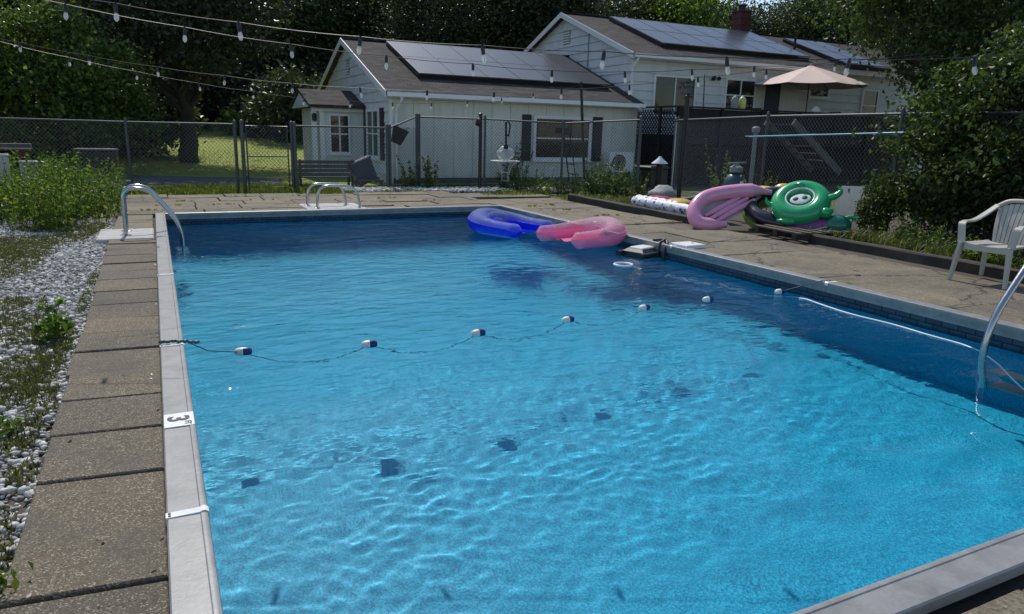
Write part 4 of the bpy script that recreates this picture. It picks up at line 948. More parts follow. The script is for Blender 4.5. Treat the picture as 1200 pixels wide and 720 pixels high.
# ================================================================== chain link fences
def chain_mesh(parent, a, b, z0, z1, dia=.085, r=.0042, m_='chain'):
    a, b = Vector((a[0], a[1], 0)), Vector((b[0], b[1], 0)); L = (b - a).length; u = (b - a).normalized(); nn = Vector((-u.y, u.x, 0)); Hh = z1 - z0
    mm = MB(); asp = 1.06                                             # run per unit rise
    W_ = Hh / asp
    for s_ in (1, -1):
        c = -W_ if s_ == 1 else 0; end = L if s_ == 1 else L + W_
        while c < end:
            if s_ == 1: v0 = max(0, -c); v1 = min(W_, L - c)
            else: v0 = max(0, c - L); v1 = min(W_, c)
            if v1 - v0 > .01:
                p = a + u * (c + s_ * v0) + Vector((0, 0, z0 + v0 * asp)); e = a + u * (c + s_ * v1) + Vector((0, 0, z0 + v1 * asp))
                d_ = (e - p).normalized(); w = d_.cross(nn).normalized() * r; o = nn * r * s_ * .9
                q = [p + o + w, p + o - w * .5 + nn * r * .87, p + o - w * .5 - nn * r * .87]; q += [x + (e - p) for x in q]
                mm.add(q, [(0, 1, 4, 3), (1, 2, 5, 4), (2, 0, 3, 5)])
            c += dia
    # twisted tips along the top
    k = 0
    while k * dia < L:
        p = a + u * (k * dia); mm.add([p + Vector((0, 0, z1 - .004)) + u * .012, p + Vector((0, 0, z1 - .004)) - u * .012, p + Vector((0, 0, z1 + .034))], [(0, 1, 2)]); k += 1
    return mm.build('chain_link', MT[m_], parent, kind='stuff')
def post(parent, p, z, r=.03, m_='galv', cap=True, name='post', lean=(0, 0)):
    o = MB().tube([(p[0], p[1], -.3), (p[0] + lean[0], p[1] + lean[1], z)], r, 10).build(name, MT[m_], parent, 50)
    if cap: MB().lathe([(r * 1.15, 0), (r * 1.15, .02), (r * .85, .05), (r * .3, .07)], (p[0] + lean[0], p[1] + lean[1], z), 10).build('post_cap', MT[m_], o, 50)
def fence(name, label, pts, tops, base=-.05, rr=.021, pr=.03, m_='galv', skip=(), wr=.0035, wm='chain'):
    t = thing(name, label, 'fence')
    for i, p in enumerate(pts):
        if i not in skip: post(t, p, tops[i] + .03, pr if i not in (0, len(pts) - 1) else pr * 1.3, m_)
    for i in range(len(pts) - 1):
        a, b = pts[i], pts[i + 1]
        MB().tube([(a[0], a[1], tops[i]), (b[0], b[1], tops[i + 1])], rr, 8).build('top_rail', MT[m_], t, 50)
        zt = min(tops[i], tops[i + 1]); o = chain_mesh(t, a, b, base, zt + .005, r=wr, m_=wm)
        if abs(tops[i] - tops[i + 1]) > .05: pass
    return t
fence('chain_link_fence', 'left chain link fence with a bare trunk and dark tree behind it', [(-8.2, 19.3), (-5.6, 19.2), (-3.08, 19.05), (-.53, 18.7), (1.72, 18.25)], [1.48, 1.48, 1.46, 1.45, 1.46])
fence('chain_link_fence', 'short chain link fence in front of the porch and bench', [(3.03, 18.0), (5.34, 18.15)], [1.46, 1.47])
fence('chain_link_fence', 'chain link fence climbing to the taller corner post by the black basket', [(5.42, 18.2), (6.40, 18.95)], [1.47, 1.78])
fence('chain_link_fence', 'tall chain link fence in front of the low house wing', [(6.46, 18.95), (7.9, 17.8), (9.53, 16.5), (10.44, 14.4)], [1.78, 1.76, 1.70, 1.80])
fence('chain_link_fence', 'chain link fence behind the pile of inflatables on the right', [(13.55, 17.0), (12.75, 15.9), (10.94, 10.89), (10.6, 7.74), (10.75, 5.5)], [1.88, 1.87, 1.87, 1.87, 1.87], wr=.0023, wm='chain_bright')
g_ = thing('fence_gate', 'chain link gate between two thick posts with lawn beyond', 'gate')
for x in (1.86, 2.98): post(g_, (x, 18.1), 1.5, .045, name='gate_post')
fa, fb, z0, z1 = 1.95, 2.88, .02, 1.44
fr = MB().tube([(fa, 18.1, z0), (fb, 18.1, z0), (fb, 18.1, z1), (fa, 18.1, z1)], .02, 8, closed=True).build('gate_frame', MT['galv'], g_, 50)
MB().tube([(fa, 18.1, .74), (fb, 18.1, .74)], .016, 8).build('cross_bar', MT['galv'], g_, 50)
chain_mesh(g_, (fa, 18.1), (fb, 18.1), z0, z1)
for z in (.25, 1.2): MB().lathe([(.035, 0), (.035, .06)], (1.905, 18.1, z), 8).build('hinge', MT['galv'], g_, 40)
MB().box(2.88, 2.96, 18.06, 18.14, .95, 1.03).build('latch', MT['galv'], g_)

# ================================================================== posts and string lights
def light_pole(label, a, b, r, m_='black_metal'):
    t = thing('light_pole', label, 'pole'); MB().tube([a, b], r, 10).build('shaft', MT[m_], t, 50)
    MB().lathe([(r * 1.2, 0), (r * 1.2, .03), (r * .5, .05)], b, 10).build('cap', MT[m_], t, 50); return t
p1 = G(560, 221)
t = light_pole('black pole with a small spotlight standing in front of the wing fence', (p1.x, p1.y - .12, -.3), (p1.x, p1.y - .12, 1.86), .045)
MB().lathe([(.02, 0), (.09, .02), (.105, .1), (.08, .11)], (p1.x - .16, p1.y - .2, 1.68), 12, Matrix.Rotation(rad(100), 3, 'Y')).build('spot_lamp', MT['black_metal'], t, 40)
MB().bar((p1.x - .15, p1.y - .15, 1.7), (p1.x, p1.y - .12, 1.8), .03, .03).build('lamp_bracket', MT['black_metal'], t)
p2 = Vector((11.0, 13.5, 0))
tp = onY(806, 114, 13.5)
t = light_pole('thick black pole with a lamp behind the printed towel roll', (p2.x, p2.y, -.3), tp, .055)
MB().lathe([(.03, 0), (.06, .03), (.06, .16), (.09, .18), (.09, .24)], tp + Vector((0, -.02, .05)), 10).build('lamp_head', MT['galv'], t, 40)
p3 = G(687, 219); tp = Vector((9.32, 15.42, 2.5))
light_pole('slim leaning pole in front of the wing window holding the far light string', (p3.x - .9, p3.y - 1.4, -.2), onY(681, 98, p3.y - 1.4), .035, 'dark_timber')
light_pole('plain black pole outside the left edge holding two light strings', (-1.95, 7.38, -.3), (-1.95, 7.38, 2.62), .03)
light_pole('plain black pole outside the left edge by the weeds', (-2.35, 12.5, -.3), (-2.35, 12.5, 2.62), .03)
light_pole('plain black pole outside the right edge beside the chair', (7.9, 2.3, -.3), (7.9, 2.3, 2.45), .03)
bulb_meshes = {}; brnd = random.Random(8)
def string_light(label, bulbs, ends):
    """cable through every socket; a bulb is glass with its socket as a sub-part"""
    t = thing('string_light', label, 'string lights', group=None)
    pts = [Vector(b) + Vector((0, 0, .10)) for b in bulbs]; chain = [Vector(ends[0])] + pts + [Vector(ends[1])]; out = []
    for i in range(len(chain) - 1):
        a, b = chain[i], chain[i + 1]; sag = .012 * (b - a).length
        for k in range(6): u = k / 6; out.append(a.lerp(b, u) - Vector((0, 0, sag * 4 * u * (1 - u))))
    out.append(chain[-1])
    MB().tube(out, .0034, 5).build('cable', MT['black_plastic'], t, 60)
    for p in pts:
        if not bulb_meshes:
            o = MB().lathe([(.003, -.128), (.010, -.124), (.016, -.114), (.019, -.101), (.0175, -.086), (.013, -.07), (.011, -.060)], (0, 0, 0), 12).build('bulb', MT['bulb_glass'], t, 70)
            s_ = MB().lathe([(.0145, -.066), (.0155, -.02), (.012, -.010), (.008, .006)], (0, 0, 0), 10).build('socket', MT['black_plastic'], o, 40); bulb_meshes['b'] = (o, s_)
            f_ = MB().tube([(.0, 0, -.06), (.006, 0, -.10), (-.006, 0, -.12), (.0, .005, -.09)], .002, 4).build('filament', MT['steel'], o); bulb_meshes['b'] += (f_,)
        else:
            o = bulb_meshes['b'][0].copy(); COL.objects.link(o); o.parent = t
            for q_ in bulb_meshes['b'][1:]: s_ = q_.copy(); COL.objects.link(s_); s_.parent = o
        o.location = p; o.rotation_euler = (brnd.uniform(-.16, .16), brnd.uniform(-.16, .16), brnd.uniform(0, 6))
A = [(-.573, 7.476, 2.291), (.335, 7.413, 2.175), (1.242, 7.35, 2.092), (2.15, 7.287, 2.042), (3.058, 7.224, 2.016), (3.966, 7.16, 2.0), (4.874, 7.097, 2.035), (5.781, 7.034, 2.108), (6.689, 6.971, 2.193)]
B = [(-.979, 6.825, 2.33), (-.169, 6.41, 2.19), (.641, 5.995, 2.078), (1.451, 5.581, 1.997), (2.261, 5.166, 1.957), (3.071, 4.752, 1.935), (3.881, 4.337, 1.914), (4.692, 3.922, 1.923), (5.502, 3.508, 1.956), (6.31, 3.09, 2.04), (7.12, 2.68, 2.17)]
Cc = [(-1.502, 12.01, 2.344), (-.688, 11.603, 2.196), (.126, 11.197, 2.075), (.94, 10.79, 1.982), (1.754, 10.383, 1.904), (2.568, 9.977, 1.871), (3.382, 9.57, 1.854), (4.196, 9.163, 1.854), (5.01, 8.757, 1.915), (5.824, 8.35, 1.992), (6.639, 7.943, 2.114), (7.453, 7.537, 2.234), (8.27, 7.13, 2.36)]
Dd = [(-1.91, 12.77, 2.42), (-1.024, 12.975, 2.254), (-.137, 13.178, 2.117), (.75, 13.381, 1.998), (1.637, 13.585, 1.913), (2.524, 13.788, 1.845), (3.411, 13.991, 1.838), (4.298, 14.195, 1.842), (5.185, 14.398, 1.879), (6.072, 14.602, 1.966), (6.959, 14.805, 2.068), (7.846, 15.008, 2.21)]
string_light('second string of bulbs, crossing just behind the nearest one', A, ((-1.93, 7.38, 2.60), (9.9, 6.75, 2.62)))
string_light('nearest and largest string of bulbs, running from top left to the right shrub', B, ((-1.93, 7.36, 2.58), (7.88, 2.31, 2.42)))
string_light('third string of evenly spaced bulbs, crossing at the height of the wing gutter', Cc, ((-2.33, 12.45, 2.60), (9.95, 6.9, 2.68)))
string_light('lowest and farthest string of small bulbs, crossing in front of the porch', Dd, ((-2.33, 12.52, 2.58), onY(681, 99, p3.y - 1.4)))

# ================================================================== pool fittings
def arc(pts, k=6):
    """round the corners of a polyline"""
    pts = [Vector(p) for p in pts]; out = [pts[0]]
    for i in range(1, len(pts) - 1):
        a, b, c = pts[i - 1], pts[i], pts[i + 1]; r = min((a - b).length, (c - b).length) * .48
        p, q_ = b + (a - b).normalized() * r, b + (c - b).normalized() * r
        for j in range(k + 1): u = j / k; out.append(p * (1 - u) ** 2 + b * 2 * u * (1 - u) + q_ * u ** 2)
    return out + [pts[-1]]
t = thing('pool_handrail', 'polished steel twin handrail curving from the white pad into the far left water', 'handrail')
for y in (10.68, 11.12):
    MB().tube(arc([(-.43, y, -.03), (-.42, y, .60), (-.13, y, .60), (.19, y, .17), (.25, y, -.02), (.25, y, -.75)]), .024, 12).build('rail', MT['steel'], t, 60)
    MB().lathe([(.07, 0), (.07, .008), (.03, .02)], (-.43, y, -.018), 16).build('base_plate', MT['steel'], t, 40)
for z in (-.45, -.72): MB().box(.17, .31, 10.7, 11.1, z - .02, z).build('tread', MT['white_plastic'], t)
t = thing('pool_ladder', 'pair of low steel hoops on the pad behind the deep end', 'ladder')
for y, x0, x1 in ((13.98, 2.53, 3.27), (13.50, 2.62, 3.42)):
    MB().tube(arc([(x0, y, -.03), (x0 + .03, y, .40), (x1 - .06, y, .38), (x1, y, -.03)]), .024, 12).build('rail', MT['steel'], t, 60)
    for x in (x0, x1): MB().lathe([(.06, 0), (.06, .008), (.03, .018)], (x, y, -.012), 14).build('base_plate', MT['steel'], t, 40)
t = thing('pool_ladder', 'steel entry ladder at the right edge with its rail rising past the chair', 'ladder')
for y in (3.1, 2.55):
    MB().tube(arc([(5.66, y, -.62), (5.53, y, .04), (5.95, y, .56), (6.2, y, .80), (6.75, y, .78), (6.78, y, -.03)]), .027, 12).build('rail', MT['steel'], t, 60)
    MB().lathe([(.07, 0), (.07, .008), (.03, .02)], (6.78, y, -.028), 16).build('base_plate', MT['steel'], t, 40)
for z, x in ((-.34, 5.62), (-.56, 5.66)): MB().box(x, x + .16, 2.58, 3.07, z - .03, z).build('tread', MT['board_grey'], t)
# rope with seven floats
t = thing('float_rope', 'rope line with white and blue floats strung across the pool', 'float rope')
fl = [(.46, 5.3), (1.35, 5.15), (2.25, 5.14), (3.16, 5.25), (4.08, 5.38), (4.92, 5.45), (5.93, 5.47)]
FZ = ZW + .012
pts = [(-.075, 5.10, .012), (.02, 5.11, .020), (.085, 5.12, .005), (.22, 5.2, -.10)] + [(x, y, FZ) for x, y in fl] + [(6.1, 5.33, -.08), (6.16, 5.12, .015), (6.24, 5.09, .012)]
dense = []
for i in range(len(pts) - 1):
    a, b = Vector(pts[i]), Vector(pts[i + 1])
    for k in range(8):
        u = k / 8; w_ = math.sin(math.pi * u) * (.05 if (3 < i < 10) else .0)
        dense.append(a.lerp(b, u) + Vector((0, -w_, -w_ * 3.2)))
dense.append(Vector(pts[-1]))
MB().tube(dense, .004, 6).build('rope', MT['slate_vinyl'], t, 60)
kn = MB()
for i in range(7): kn.ell((-.06 + .035 * i, 5.10 + .006 * (-1) ** i, .022 - .0012 * i * i * .6), (.022, .004, 0), (-.004, .013, 0), (0, 0, .012), 8, 6)
kn.build('rope_knot', MT['slate_vinyl'], t, 60)
for i, (x, y) in enumerate(fl):
    a = math.atan2(fl[min(i + 1, 6)][1] - fl[max(i - 1, 0)][1], fl[min(i + 1, 6)][0] - fl[max(i - 1, 0)][0]); R3 = Matrix.Rotation(a, 3, 'Z') @ Matrix.Rotation(rad(90), 3, 'Y')
    o = MB().lathe([(.009, -.060), (.022, -.056), (.030, -.038), (.033, -.013), (.033, 0)], (0, 0, 0), 16, R3).build('float', MT['white_float'], t, 50)
    MB().lathe([(.0333, .0), (.0333, .018), (.030, .039), (.022, .056), (.009, .060)], (0, 0, 0), 16, R3).build('blue_half', MT['navy_float'], o, 50); o.location = (x, y, FZ + .004)
# floating white hose along the right wall
hp = [(5.30, 6.75), (5.5, 6.45), (5.55, 6.15), (5.7, 5.9), (5.82, 5.55), (5.98, 5.2), (5.9, 4.95), (5.84, 4.5), (5.90, 4.1), (5.86, 3.7), (5.88, 3.35), (5.7, 3.05), (5.42, 2.75), (5.35, 2.5), (5.2, 2.35)]
pz = [ZW - .30, ZW - .25, ZW - .20, ZW - .15, ZW - .08, ZW + .006, ZW + .010, ZW + .006, ZW + .006, ZW + .004, ZW + .002, ZW - .04, ZW - .1, ZW - .25, ZW - .5]
hp = arc([(x, y, z) for (x, y), z in zip(hp, pz)], 5)
tag(MB().tube(hp, .0075, 8).build('pool_hose', MT['hose'], None, 60), 'thin white hose floating along the right wall of the pool', 'hose')
mm = MB(); r_ = random.Random(3)
for k in range(26):
    y0 = 5.75 + 1.0 * k / 26; x0 = 5.72 - .28 * k / 26
    mm.tube([(x0 + r_.uniform(-.07, .07), y0 + r_.uniform(-.12, .12), ZW - r_.uniform(.02, .07)) for _ in range(3)], .008, 5)
tag(mm.build('hose_coil', MT['white_cloth']), 'tangle of white cord under the water beside the right floats', 'cord')
# floating cleaner, ring and skimmer lid
t = thing('skimmer_robot', 'boxy black floating cleaner with a pale sunlit top by the right coping', 'pool cleaner', (6.0, 8.05, ZW), rad(18))
bd = MB(); bd.slab([(-.22, -.17), (.22, -.17), (.22, .17), (-.22, .17)], [(-.17, -.12), (.17, -.12), (.17, .12), (-.17, .12)], -.06, .10, .04); bd.build('body', MT['black_plastic'], t)
MB().bev(-.155, .155, -.11, .11, .1005, .118, .012).build('solar_top', MT['white_plastic'], t)
for s_ in (-1, 1):
    MB().tube([(-.30, s_ * .19, .02), (.30, s_ * .19, .02)], .045, 10).build('pontoon', MT['black_plastic'], t, 40)
MB().bar((.15, -.1, .09), (.33, -.05, .16), .10, .02).build('flap', MT['black_plastic'], t)
mm = MB(); cR = [(5.22 + .115 * math.cos(2 * math.pi * i / 24), 7.38 + .115 * math.sin(2 * math.pi * i / 24), ZW + .022) for i in range(24)]
tag(mm.tube(cR, .014, 8, closed=True).build('dive_ring', MT['white_plastic'], None, 60), 'small white ring floating beside the pink float', 'ring')
t = thing('skimmer_cover', 'square white skimmer lid lying on the right coping', 'lid', (6.40, 7.58, -.02), rad(3))
MB().bev(-.16, .17, -.16, .16, 0, .05, .008).build('lid', MT['white_plastic'], t); MB().lathe([(.02, .0505), (.02, .053)], (0.08, 0, 0), 10).build('finger_hole', MT['black_plastic'], t)
mm = MB(); mm.tube(arc([(6.22, 8.1, .01), (6.26, 7.9, .05), (6.2, 7.75, .02), (6.12, 7.72, -.08), (6.1, 7.7, -.3)]), .02, 8).tube(arc([(6.3, 7.95, .0), (6.24, 7.84, .06), (6.15, 7.86, .02), (6.1, 7.84, -.2)]), .016, 8)
tag(mm.build('hose_end', MT['black_plastic'], None, 60), 'short black hose draped over the right coping by the skimmer lid', 'hose')

# ---- horseshoe lounge floats on the water
def lounge(name, label, loc, rz, film, L=.62, Wd=.44, r=.155, tilt=0):
    t = thing(name, label, 'pool float', loc, rz)
    path = []; rs = []                                                # U open towards -x, back at +x
    for i in range(33):
        u = i / 32; a = math.pi * (u - .5)
        if u < .22: x = -L + (u / .22) * (L + .05); y = -Wd; 
        elif u > .78: x = -L + ((1 - u) / .22) * (L + .05); y = Wd
        else: b = math.pi * ((u - .22) / .56 - .5); x = .05 + (L - .05) * math.cos(b); y = Wd * math.sin(b)
        back = math.exp(-((u - .5) / .22) ** 2)
        path.append(Vector((x, y, r * .45 + .06 * back))); rs.append(r * (.62 + .42 * back) * (1 if 0 < i < 32 else .45))
    n_ = 20; k = len(path); rings = []
    for i in range(k):
        T = (path[min(i + 1, k - 1)] - path[max(i - 1, 0)]).normalized(); up = Vector((0, 0, 1)); sd = T.cross(up).normalized()
        ring = []
        for j in range(n_):
            a = 2 * math.pi * j / n_; rr = rs[i] * (1 + .018 * math.sin(i * 3.1 + j * 2.0)); ring.append(path[i] + (sd * math.cos(a) + up * math.sin(a) * .92) * rr)
        rings.append(ring)
    for nm, js, m_ in (('upper_shell', range(1, 9), film.replace('film', 'clear')), ('lower_shell', range(9, 21), film)):
        mm = MB(); js = list(js) + [js[-1] + 1]
        for ring in rings: mm.v += [tuple(ring[j % n_]) for j in js]
        w_ = len(js); mm.f = [(i * w_ + j, i * w_ + j + 1, (i + 1) * w_ + j + 1, (i + 1) * w_ + j) for i in range(k - 1) for j in range(w_ - 1)]
        mm.f += [tuple(range(w_ - 1, -1, -1)), tuple(range((k - 1) * w_, k * w_))]
        mm.build(nm, MT[m_], t, 60)
    # welded seam, seat sheet, pillow and grips
    sm = MB(); sm.tube([rings[i][9] for i in range(k)], .006, 5).tube([rings[i][1] for i in range(k)], .006, 5); sm.build('seam', MT[film], t, 60)
    seat = MB(); gx, gy = 10, 8
    for i in range(gx + 1):
        for j in range(gy + 1):
            x = -L * .55 + (L * 1.2) * i / gx; y = (Wd - r * .55) * (2 * j / gy - 1) * (1 if x < .15 else math.sqrt(max(.05, 1 - ((x - .15) / (L * .78)) ** 2)))
            seat.v.append((x, y, .02 + .018 * math.sin(j * 2.4) + .10 * max(0, i / gx - .6)))
    seat.f = [(i * (gy + 1) + j, i * (gy + 1) + j + 1, (i + 1) * (gy + 1) + j + 1, (i + 1) * (gy + 1) + j) for i in range(gx) for j in range(gy)]
    seat.build('seat_sheet', MT[film], t, 60)
    MB().ell((L * .48, 0, r * 1.05), (.13, 0, .05), (0, Wd * .62, 0), (-.03, 0, .085), 16, 10).build('pillow', MT['clear_film'], t, 80)
    for s_ in (-1, 1):
        MB().tube(arc([(-.22, s_ * Wd, r * 1.02), (-.20, s_ * Wd, r * 1.02 + .05), (-.02, s_ * Wd, r * 1.06 + .05), (0, s_ * Wd, r * 1.04)]), .012, 7).build('grip', MT['clear_film'], t, 60)
        MB().lathe([(.03, 0), (.03, .012), (.012, .014), (.012, .03)], (-.45, s_ * Wd, r * .98), 10).build('valve', MT['clear_film'], t, 40)
    return t
a0 = G(575, 268, ZW); a1 = G(632, 280, ZW)
lounge('lounge_float', 'translucent blue inflatable lounge with a clear top, afloat at the far right', (5.06, 10.35, ZW + .05), math.atan2(.92, -.36), 'blue_film', L=.58, Wd=.40, r=.20)
lounge('lounge_float', 'translucent pink inflatable lounge with a clear top, afloat beside the blue one', (5.56, 8.95, ZW + .075), rad(10), 'pink_film', L=.50, Wd=.40, r=.205)

# ================================================================== things on the right terrace
# dark timber edging
def timber(label, a, b, h=.11, w=.14):
    a, b = Vector(a), Vector(b); mm = MB(); k = 10; d_ = (b - a).normalized(); s_ = Vector((-d_.y, d_.x, 0)); rr = random.Random(int(a.x * 100))
    for i in range(k + 1):
        p = a.lerp(b, i / k); j = lambda: rr.uniform(-.008, .008)
        for u, z in ((-w / 2, -.06), (w / 2, -.06), (w / 2, h), (w / 2 - .02, h + .015), (-w / 2 + .02, h + .015), (-w / 2, h)): mm.v.append(tuple(p + s_ * (u + j()) + Vector((0, 0, z + DZ + j()))))
    for i in range(k):
        for q_ in range(6): mm.f.append((i * 6 + q_, i * 6 + (q_ + 1) % 6, (i + 1) * 6 + (q_ + 1) % 6, (i + 1) * 6 + q_))
    mm.f += [tuple(range(5, -1, -1)), tuple(range(k * 6, k * 6 + 6))]
    return tag(mm.build('timber_edging', MT['dark_timber']), label, 'timber')
timber('dark timber edging running in front of the printed towel roll', (8.52, 14.3, 0), (8.28, 9.5, 0))
timber('dark timber edging running behind the plastic chair', (8.72, 7.55, 0), (8.56, 3.2, 0), .09)
# bed soil behind the timbers
mm = MB(); mm.v = [(8.3, 3, GZ + .012), (16, 3, GZ + .012), (13, 13, GZ + .012), (10.3, 14.5, GZ + .012), (8.4, 14.3, GZ + .012)]; mm.f = [(0, 1, 2, 3, 4)]
structure('garden_bed', mm.build('garden_bed', MT['soil']))
# wooden pallet under the turtle float
t = thing('wooden_pallet', 'low dark wooden pallet under the green turtle float', 'pallet', (8.92, 7.95, DZ), rad(-6))
for y in (-.42, 0, .42): MB().box(-.5, .5, y - .045, y + .045, .02, .11).build('runner', MT['dark_timber'], t)
for i in range(6): MB().box(-.5 + i * .185, -.5 + i * .185 + .1, -.5, .5, .111, .133).build('slat', MT['old_wood'], t)
# ---- pink U lounge leaning on the pile: traced in the tilted plane it lies in
def tube_on_plane(mm, pix, c, n_, r, k=4, seg=14, off=0, **kw):
    pts = arc([onPlane(px, py, c, n_) + Vector(n_) * off for px, py in pix], k); return mm.tube(pts, r if not callable(r) else [r(i / (len(pts) - 1)) for i in range(len(pts))], seg, **kw)
pc = G(828, 268); pc.z = .09; pn = Vector((-.34, -.66, .66)).normalized()
t = thing('lounge_float', 'opaque pink inflatable lounge with ribbed back lying against the float pile', 'pool float')
env = lambda u: .122 * (min(1, .45 + 5 * u) if u < .11 else min(1, .35 + 4.5 * (1 - u)) if u > .86 else 1)
mm = MB(); tube_on_plane(mm, [(851, 263), (836, 264.5), (817, 262), (812, 248), (822, 233), (842, 227), (868, 224), (888, 223.5), (904, 226)], pc, pn, env, 6, 18); mm.build('frame_tube', MT['pink_vinyl'], t, 80)
for i, (a, b) in enumerate((((826, 252), (868, 230)), ((832, 256), (877, 231)), ((839, 259), (885, 233)))):
    mm = MB(); q_ = [onPlane(a[0] + (b[0] - a[0]) * u, a[1] + (b[1] - a[1]) * u, pc, pn) - pn * .03 for u in (0, .25, .5, .75, 1)]
    mm.tube(q_, [.03, .048, .05, .048, .03], 10).build('rib', MT['pink_vinyl'], t, 80)
mm = MB(); qs = [onPlane(px, py, pc, pn) - pn * .085 for px, py in ((822, 258), (818, 246), (828, 236), (850, 230), (880, 228), (890, 234), (845, 262))]
mm.v = [tuple(x) for x in qs] + [tuple(x - pn * .004) for x in qs]; mm.f = [tuple(range(7)), tuple(range(13, 6, -1))] + [(i, i + 7, (i + 1) % 7 + 7, (i + 1) % 7) for i in range(7)]; mm.build('seat_sheet', MT['clear_bag'], t)
MB().lathe([(.02, 0), (.02, .012), (.008, .014), (.008, .03)], onPlane(853, 265, pc, pn), 8).build('valve', MT['white_vinyl'], t, 40)
# ---- black and lime ring
t = thing('swim_ring', 'black inflatable ring with a lime green underside next to the pink lounge', 'pool float')
bc = G(885, 268); bc = Vector((9.42, 8.78, .26)); bn = Vector((-.22, -.30, .93)).normalized()
e1 = bn.orthogonal().normalized(); e2 = bn.cross(e1)
cR = [bc + (e1 * math.cos(2 * math.pi * i / 40) + e2 * math.sin(2 * math.pi * i / 40)) * .56 for i in range(40)]
MB().tube([p + bn * .05 for p in cR], .125, 16, closed=True).build('upper_tube', MT['black_vinyl'], t, 80)
MB().tube([p - bn * .075 for p in cR], .115, 16, closed=True).build('lower_tube', MT['lime_vinyl'], t, 80)
# ---- turtle drink float
t = thing('turtle_float', 'green turtle shaped inflatable with a white two hole cup holder', 'pool float')
tc = onPlane(938, 238, G(930, 276) + Vector((.25, .25, 0)), Vector((-.6, -.8, 0)))
view = (Vector((0, 0, H)) - tc).normalized(); upv = (Vector((0, 0, 1)) - view * view.z).normalized(); rt = upv.cross(view)
tn = (view * .70 + upv * .70 + rt * -.12).normalized(); tu = (rt * .94 + upv * .26); tu = (tu - tn * tu.dot(tn)).normalized(); tv = tn.cross(tu)
px2 = .93 * (tc - Vector((0, 0, H))).length / FPX
Rr = 21.5 * px2
cR = [tc + (tu * math.cos(2 * math.pi * i / 40) * 1.03 + tv * math.sin(2 * math.pi * i / 40)) * Rr for i in range(40)]
MB().tube(cR, 11.0 * px2, 18, closed=True).build('body_ring', MT['green_vinyl'], t, 80)
cR2 = [p + (tc - p) * .30 + tn * 8.9 * px2 for p in cR]
MB().tube(cR2, 1.0 * px2, 8, closed=True).build('white_piping', MT['white_vinyl'], t, 80)
MB().ell(tc + tn * 2.0 * px2, tu * 16 * px2, tv * 16 * px2, tn * 4 * px2, 20, 10).build('floor_cushion', MT['green_vinyl'], t, 80)
MB().ell(tc + tn * 6.6 * px2, tu * 11.5 * px2, tv * 8.0 * px2, tn * 1.2 * px2, 24, 10).build('cup_tray', MT['white_vinyl'], t, 80)
for s_ in (-1, 1): MB().ell(tc + tn * 7.5 * px2 + tu * s_ * 4.8 * px2, tu * 3.3 * px2, tv * 3.0 * px2, tn * .8 * px2, 16, 8).build('cup_hole', MT['printed_black'], t, 80)
def flip(name, pix, rr):
    pts = [tc + rt * (a - 937) * px2 - upv * (b - 240) * px2 + view * c * px2 for a, b, c in pix]
    MB().tube(arc(pts, 4), [q_ * px2 for q_ in np.interp(np.linspace(0, 1, len(arc(pts, 4))), np.linspace(0, 1, len(rr)), rr)], 12, sq=.8).build(name, MT['green_vinyl'], t, 80)
flip('flipper', [(958, 252, 14), (966, 249, 17), (972, 246, 18)], [6, 8.5, 7.5, 2.5])
flip('flipper', [(940, 258, 16), (926, 262, 20), (914, 261, 22)], [5.5, 6.5, 5, 1.8])
flip('flipper', [(966, 233, 4), (974, 230, 4), (979, 224, 3), (974, 219, 2)], [5, 4.5, 3.6, 1.2])
flip('flipper', [(918, 247, 3), (907, 246, 3), (900, 241, 3), (899, 236, 3)], [4.2, 4, 3, 1.2])
flip('tail', [(940, 224, -8), (935, 218, -8), (928, 219, -8)], [4.5, 4.2, 1.2])
# ---- purple and teal float beneath it
t = thing('folded_float', 'half deflated purple and dark green float squeezed under the turtle', 'pool float')
P0 = lambda a, b, c: tc + rt * (a - 937) * px2 - upv * (b - 240) * px2 + view * c * px2
MB().ell(P0(948, 264, 12), (rt * .95 + upv * .22) * 33 * px2, (view * .8 - upv * .25) * 17 * px2, upv * 6.5 * px2, 20, 10).build('purple_bladder', MT['purple_vinyl'], t, 80)
MB().ell(P0(948, 266, 12), (rt * .95 + upv * .22) * 34.5 * px2, (view * .8 - upv * .25) * 18 * px2, upv * 1.4 * px2, 20, 8).build('white_seam', MT['white_vinyl'], t, 80)
MB().ell(P0(978, 263, 14), rt * 15 * px2, view * 13 * px2, upv * 12.5 * px2, 18, 12).build('green_bladder', MT['teal_vinyl'], t, 80)
MB().tube(arc([P0(984, 256, -3), P0(992, 252, -3), P0(999, 255, -3), P0(997, 258, -3)]), 2.3 * px2, 8).build('green_fin', MT['green_vinyl'], t, 80)
# ---- heap along the timber
def crumple(mm, c, sx, sy, sz, seed, nu=18, nv=10, amp=.16):
    rg = np.random.default_rng(seed); ph = rg.uniform(0, 6, 8); base = len(mm.v); mm.ell((0, 0, 0), (sx, 0, 0), (0, sy, 0), (0, 0, sz), nu, nv)
    for i in range(base, len(mm.v)):
        x, y, z = mm.v[i]; f = 1 + amp * (math.sin(x * 16 + ph[0] + y * 9) * .5 + math.sin(y * 21 + ph[1] + x * 5) * .5 + math.sin(z * 25 + x * 18 + ph[2]) * .4 + .3 * math.sin(x * 41 + y * 37 + ph[3]))
        mm.v[i] = (c[0] + x * f, c[1] + y * f, max(c[2] + z * f, DZ - .01))
    return mm
t = thing('towel_roll', 'rolled pool mat printed white with navy blots on the timber edging', 'pool mat')
a, b = G(737, 246), G(800, 262); a = Vector((8.72, 12.05, .14)); b = Vector((8.66, 10.1, .14))
mm = MB(); k = 22; pts = [a.lerp(b, i / k) + Vector((0, 0, .012 * math.sin(i * 2.1))) for i in range(k + 1)]
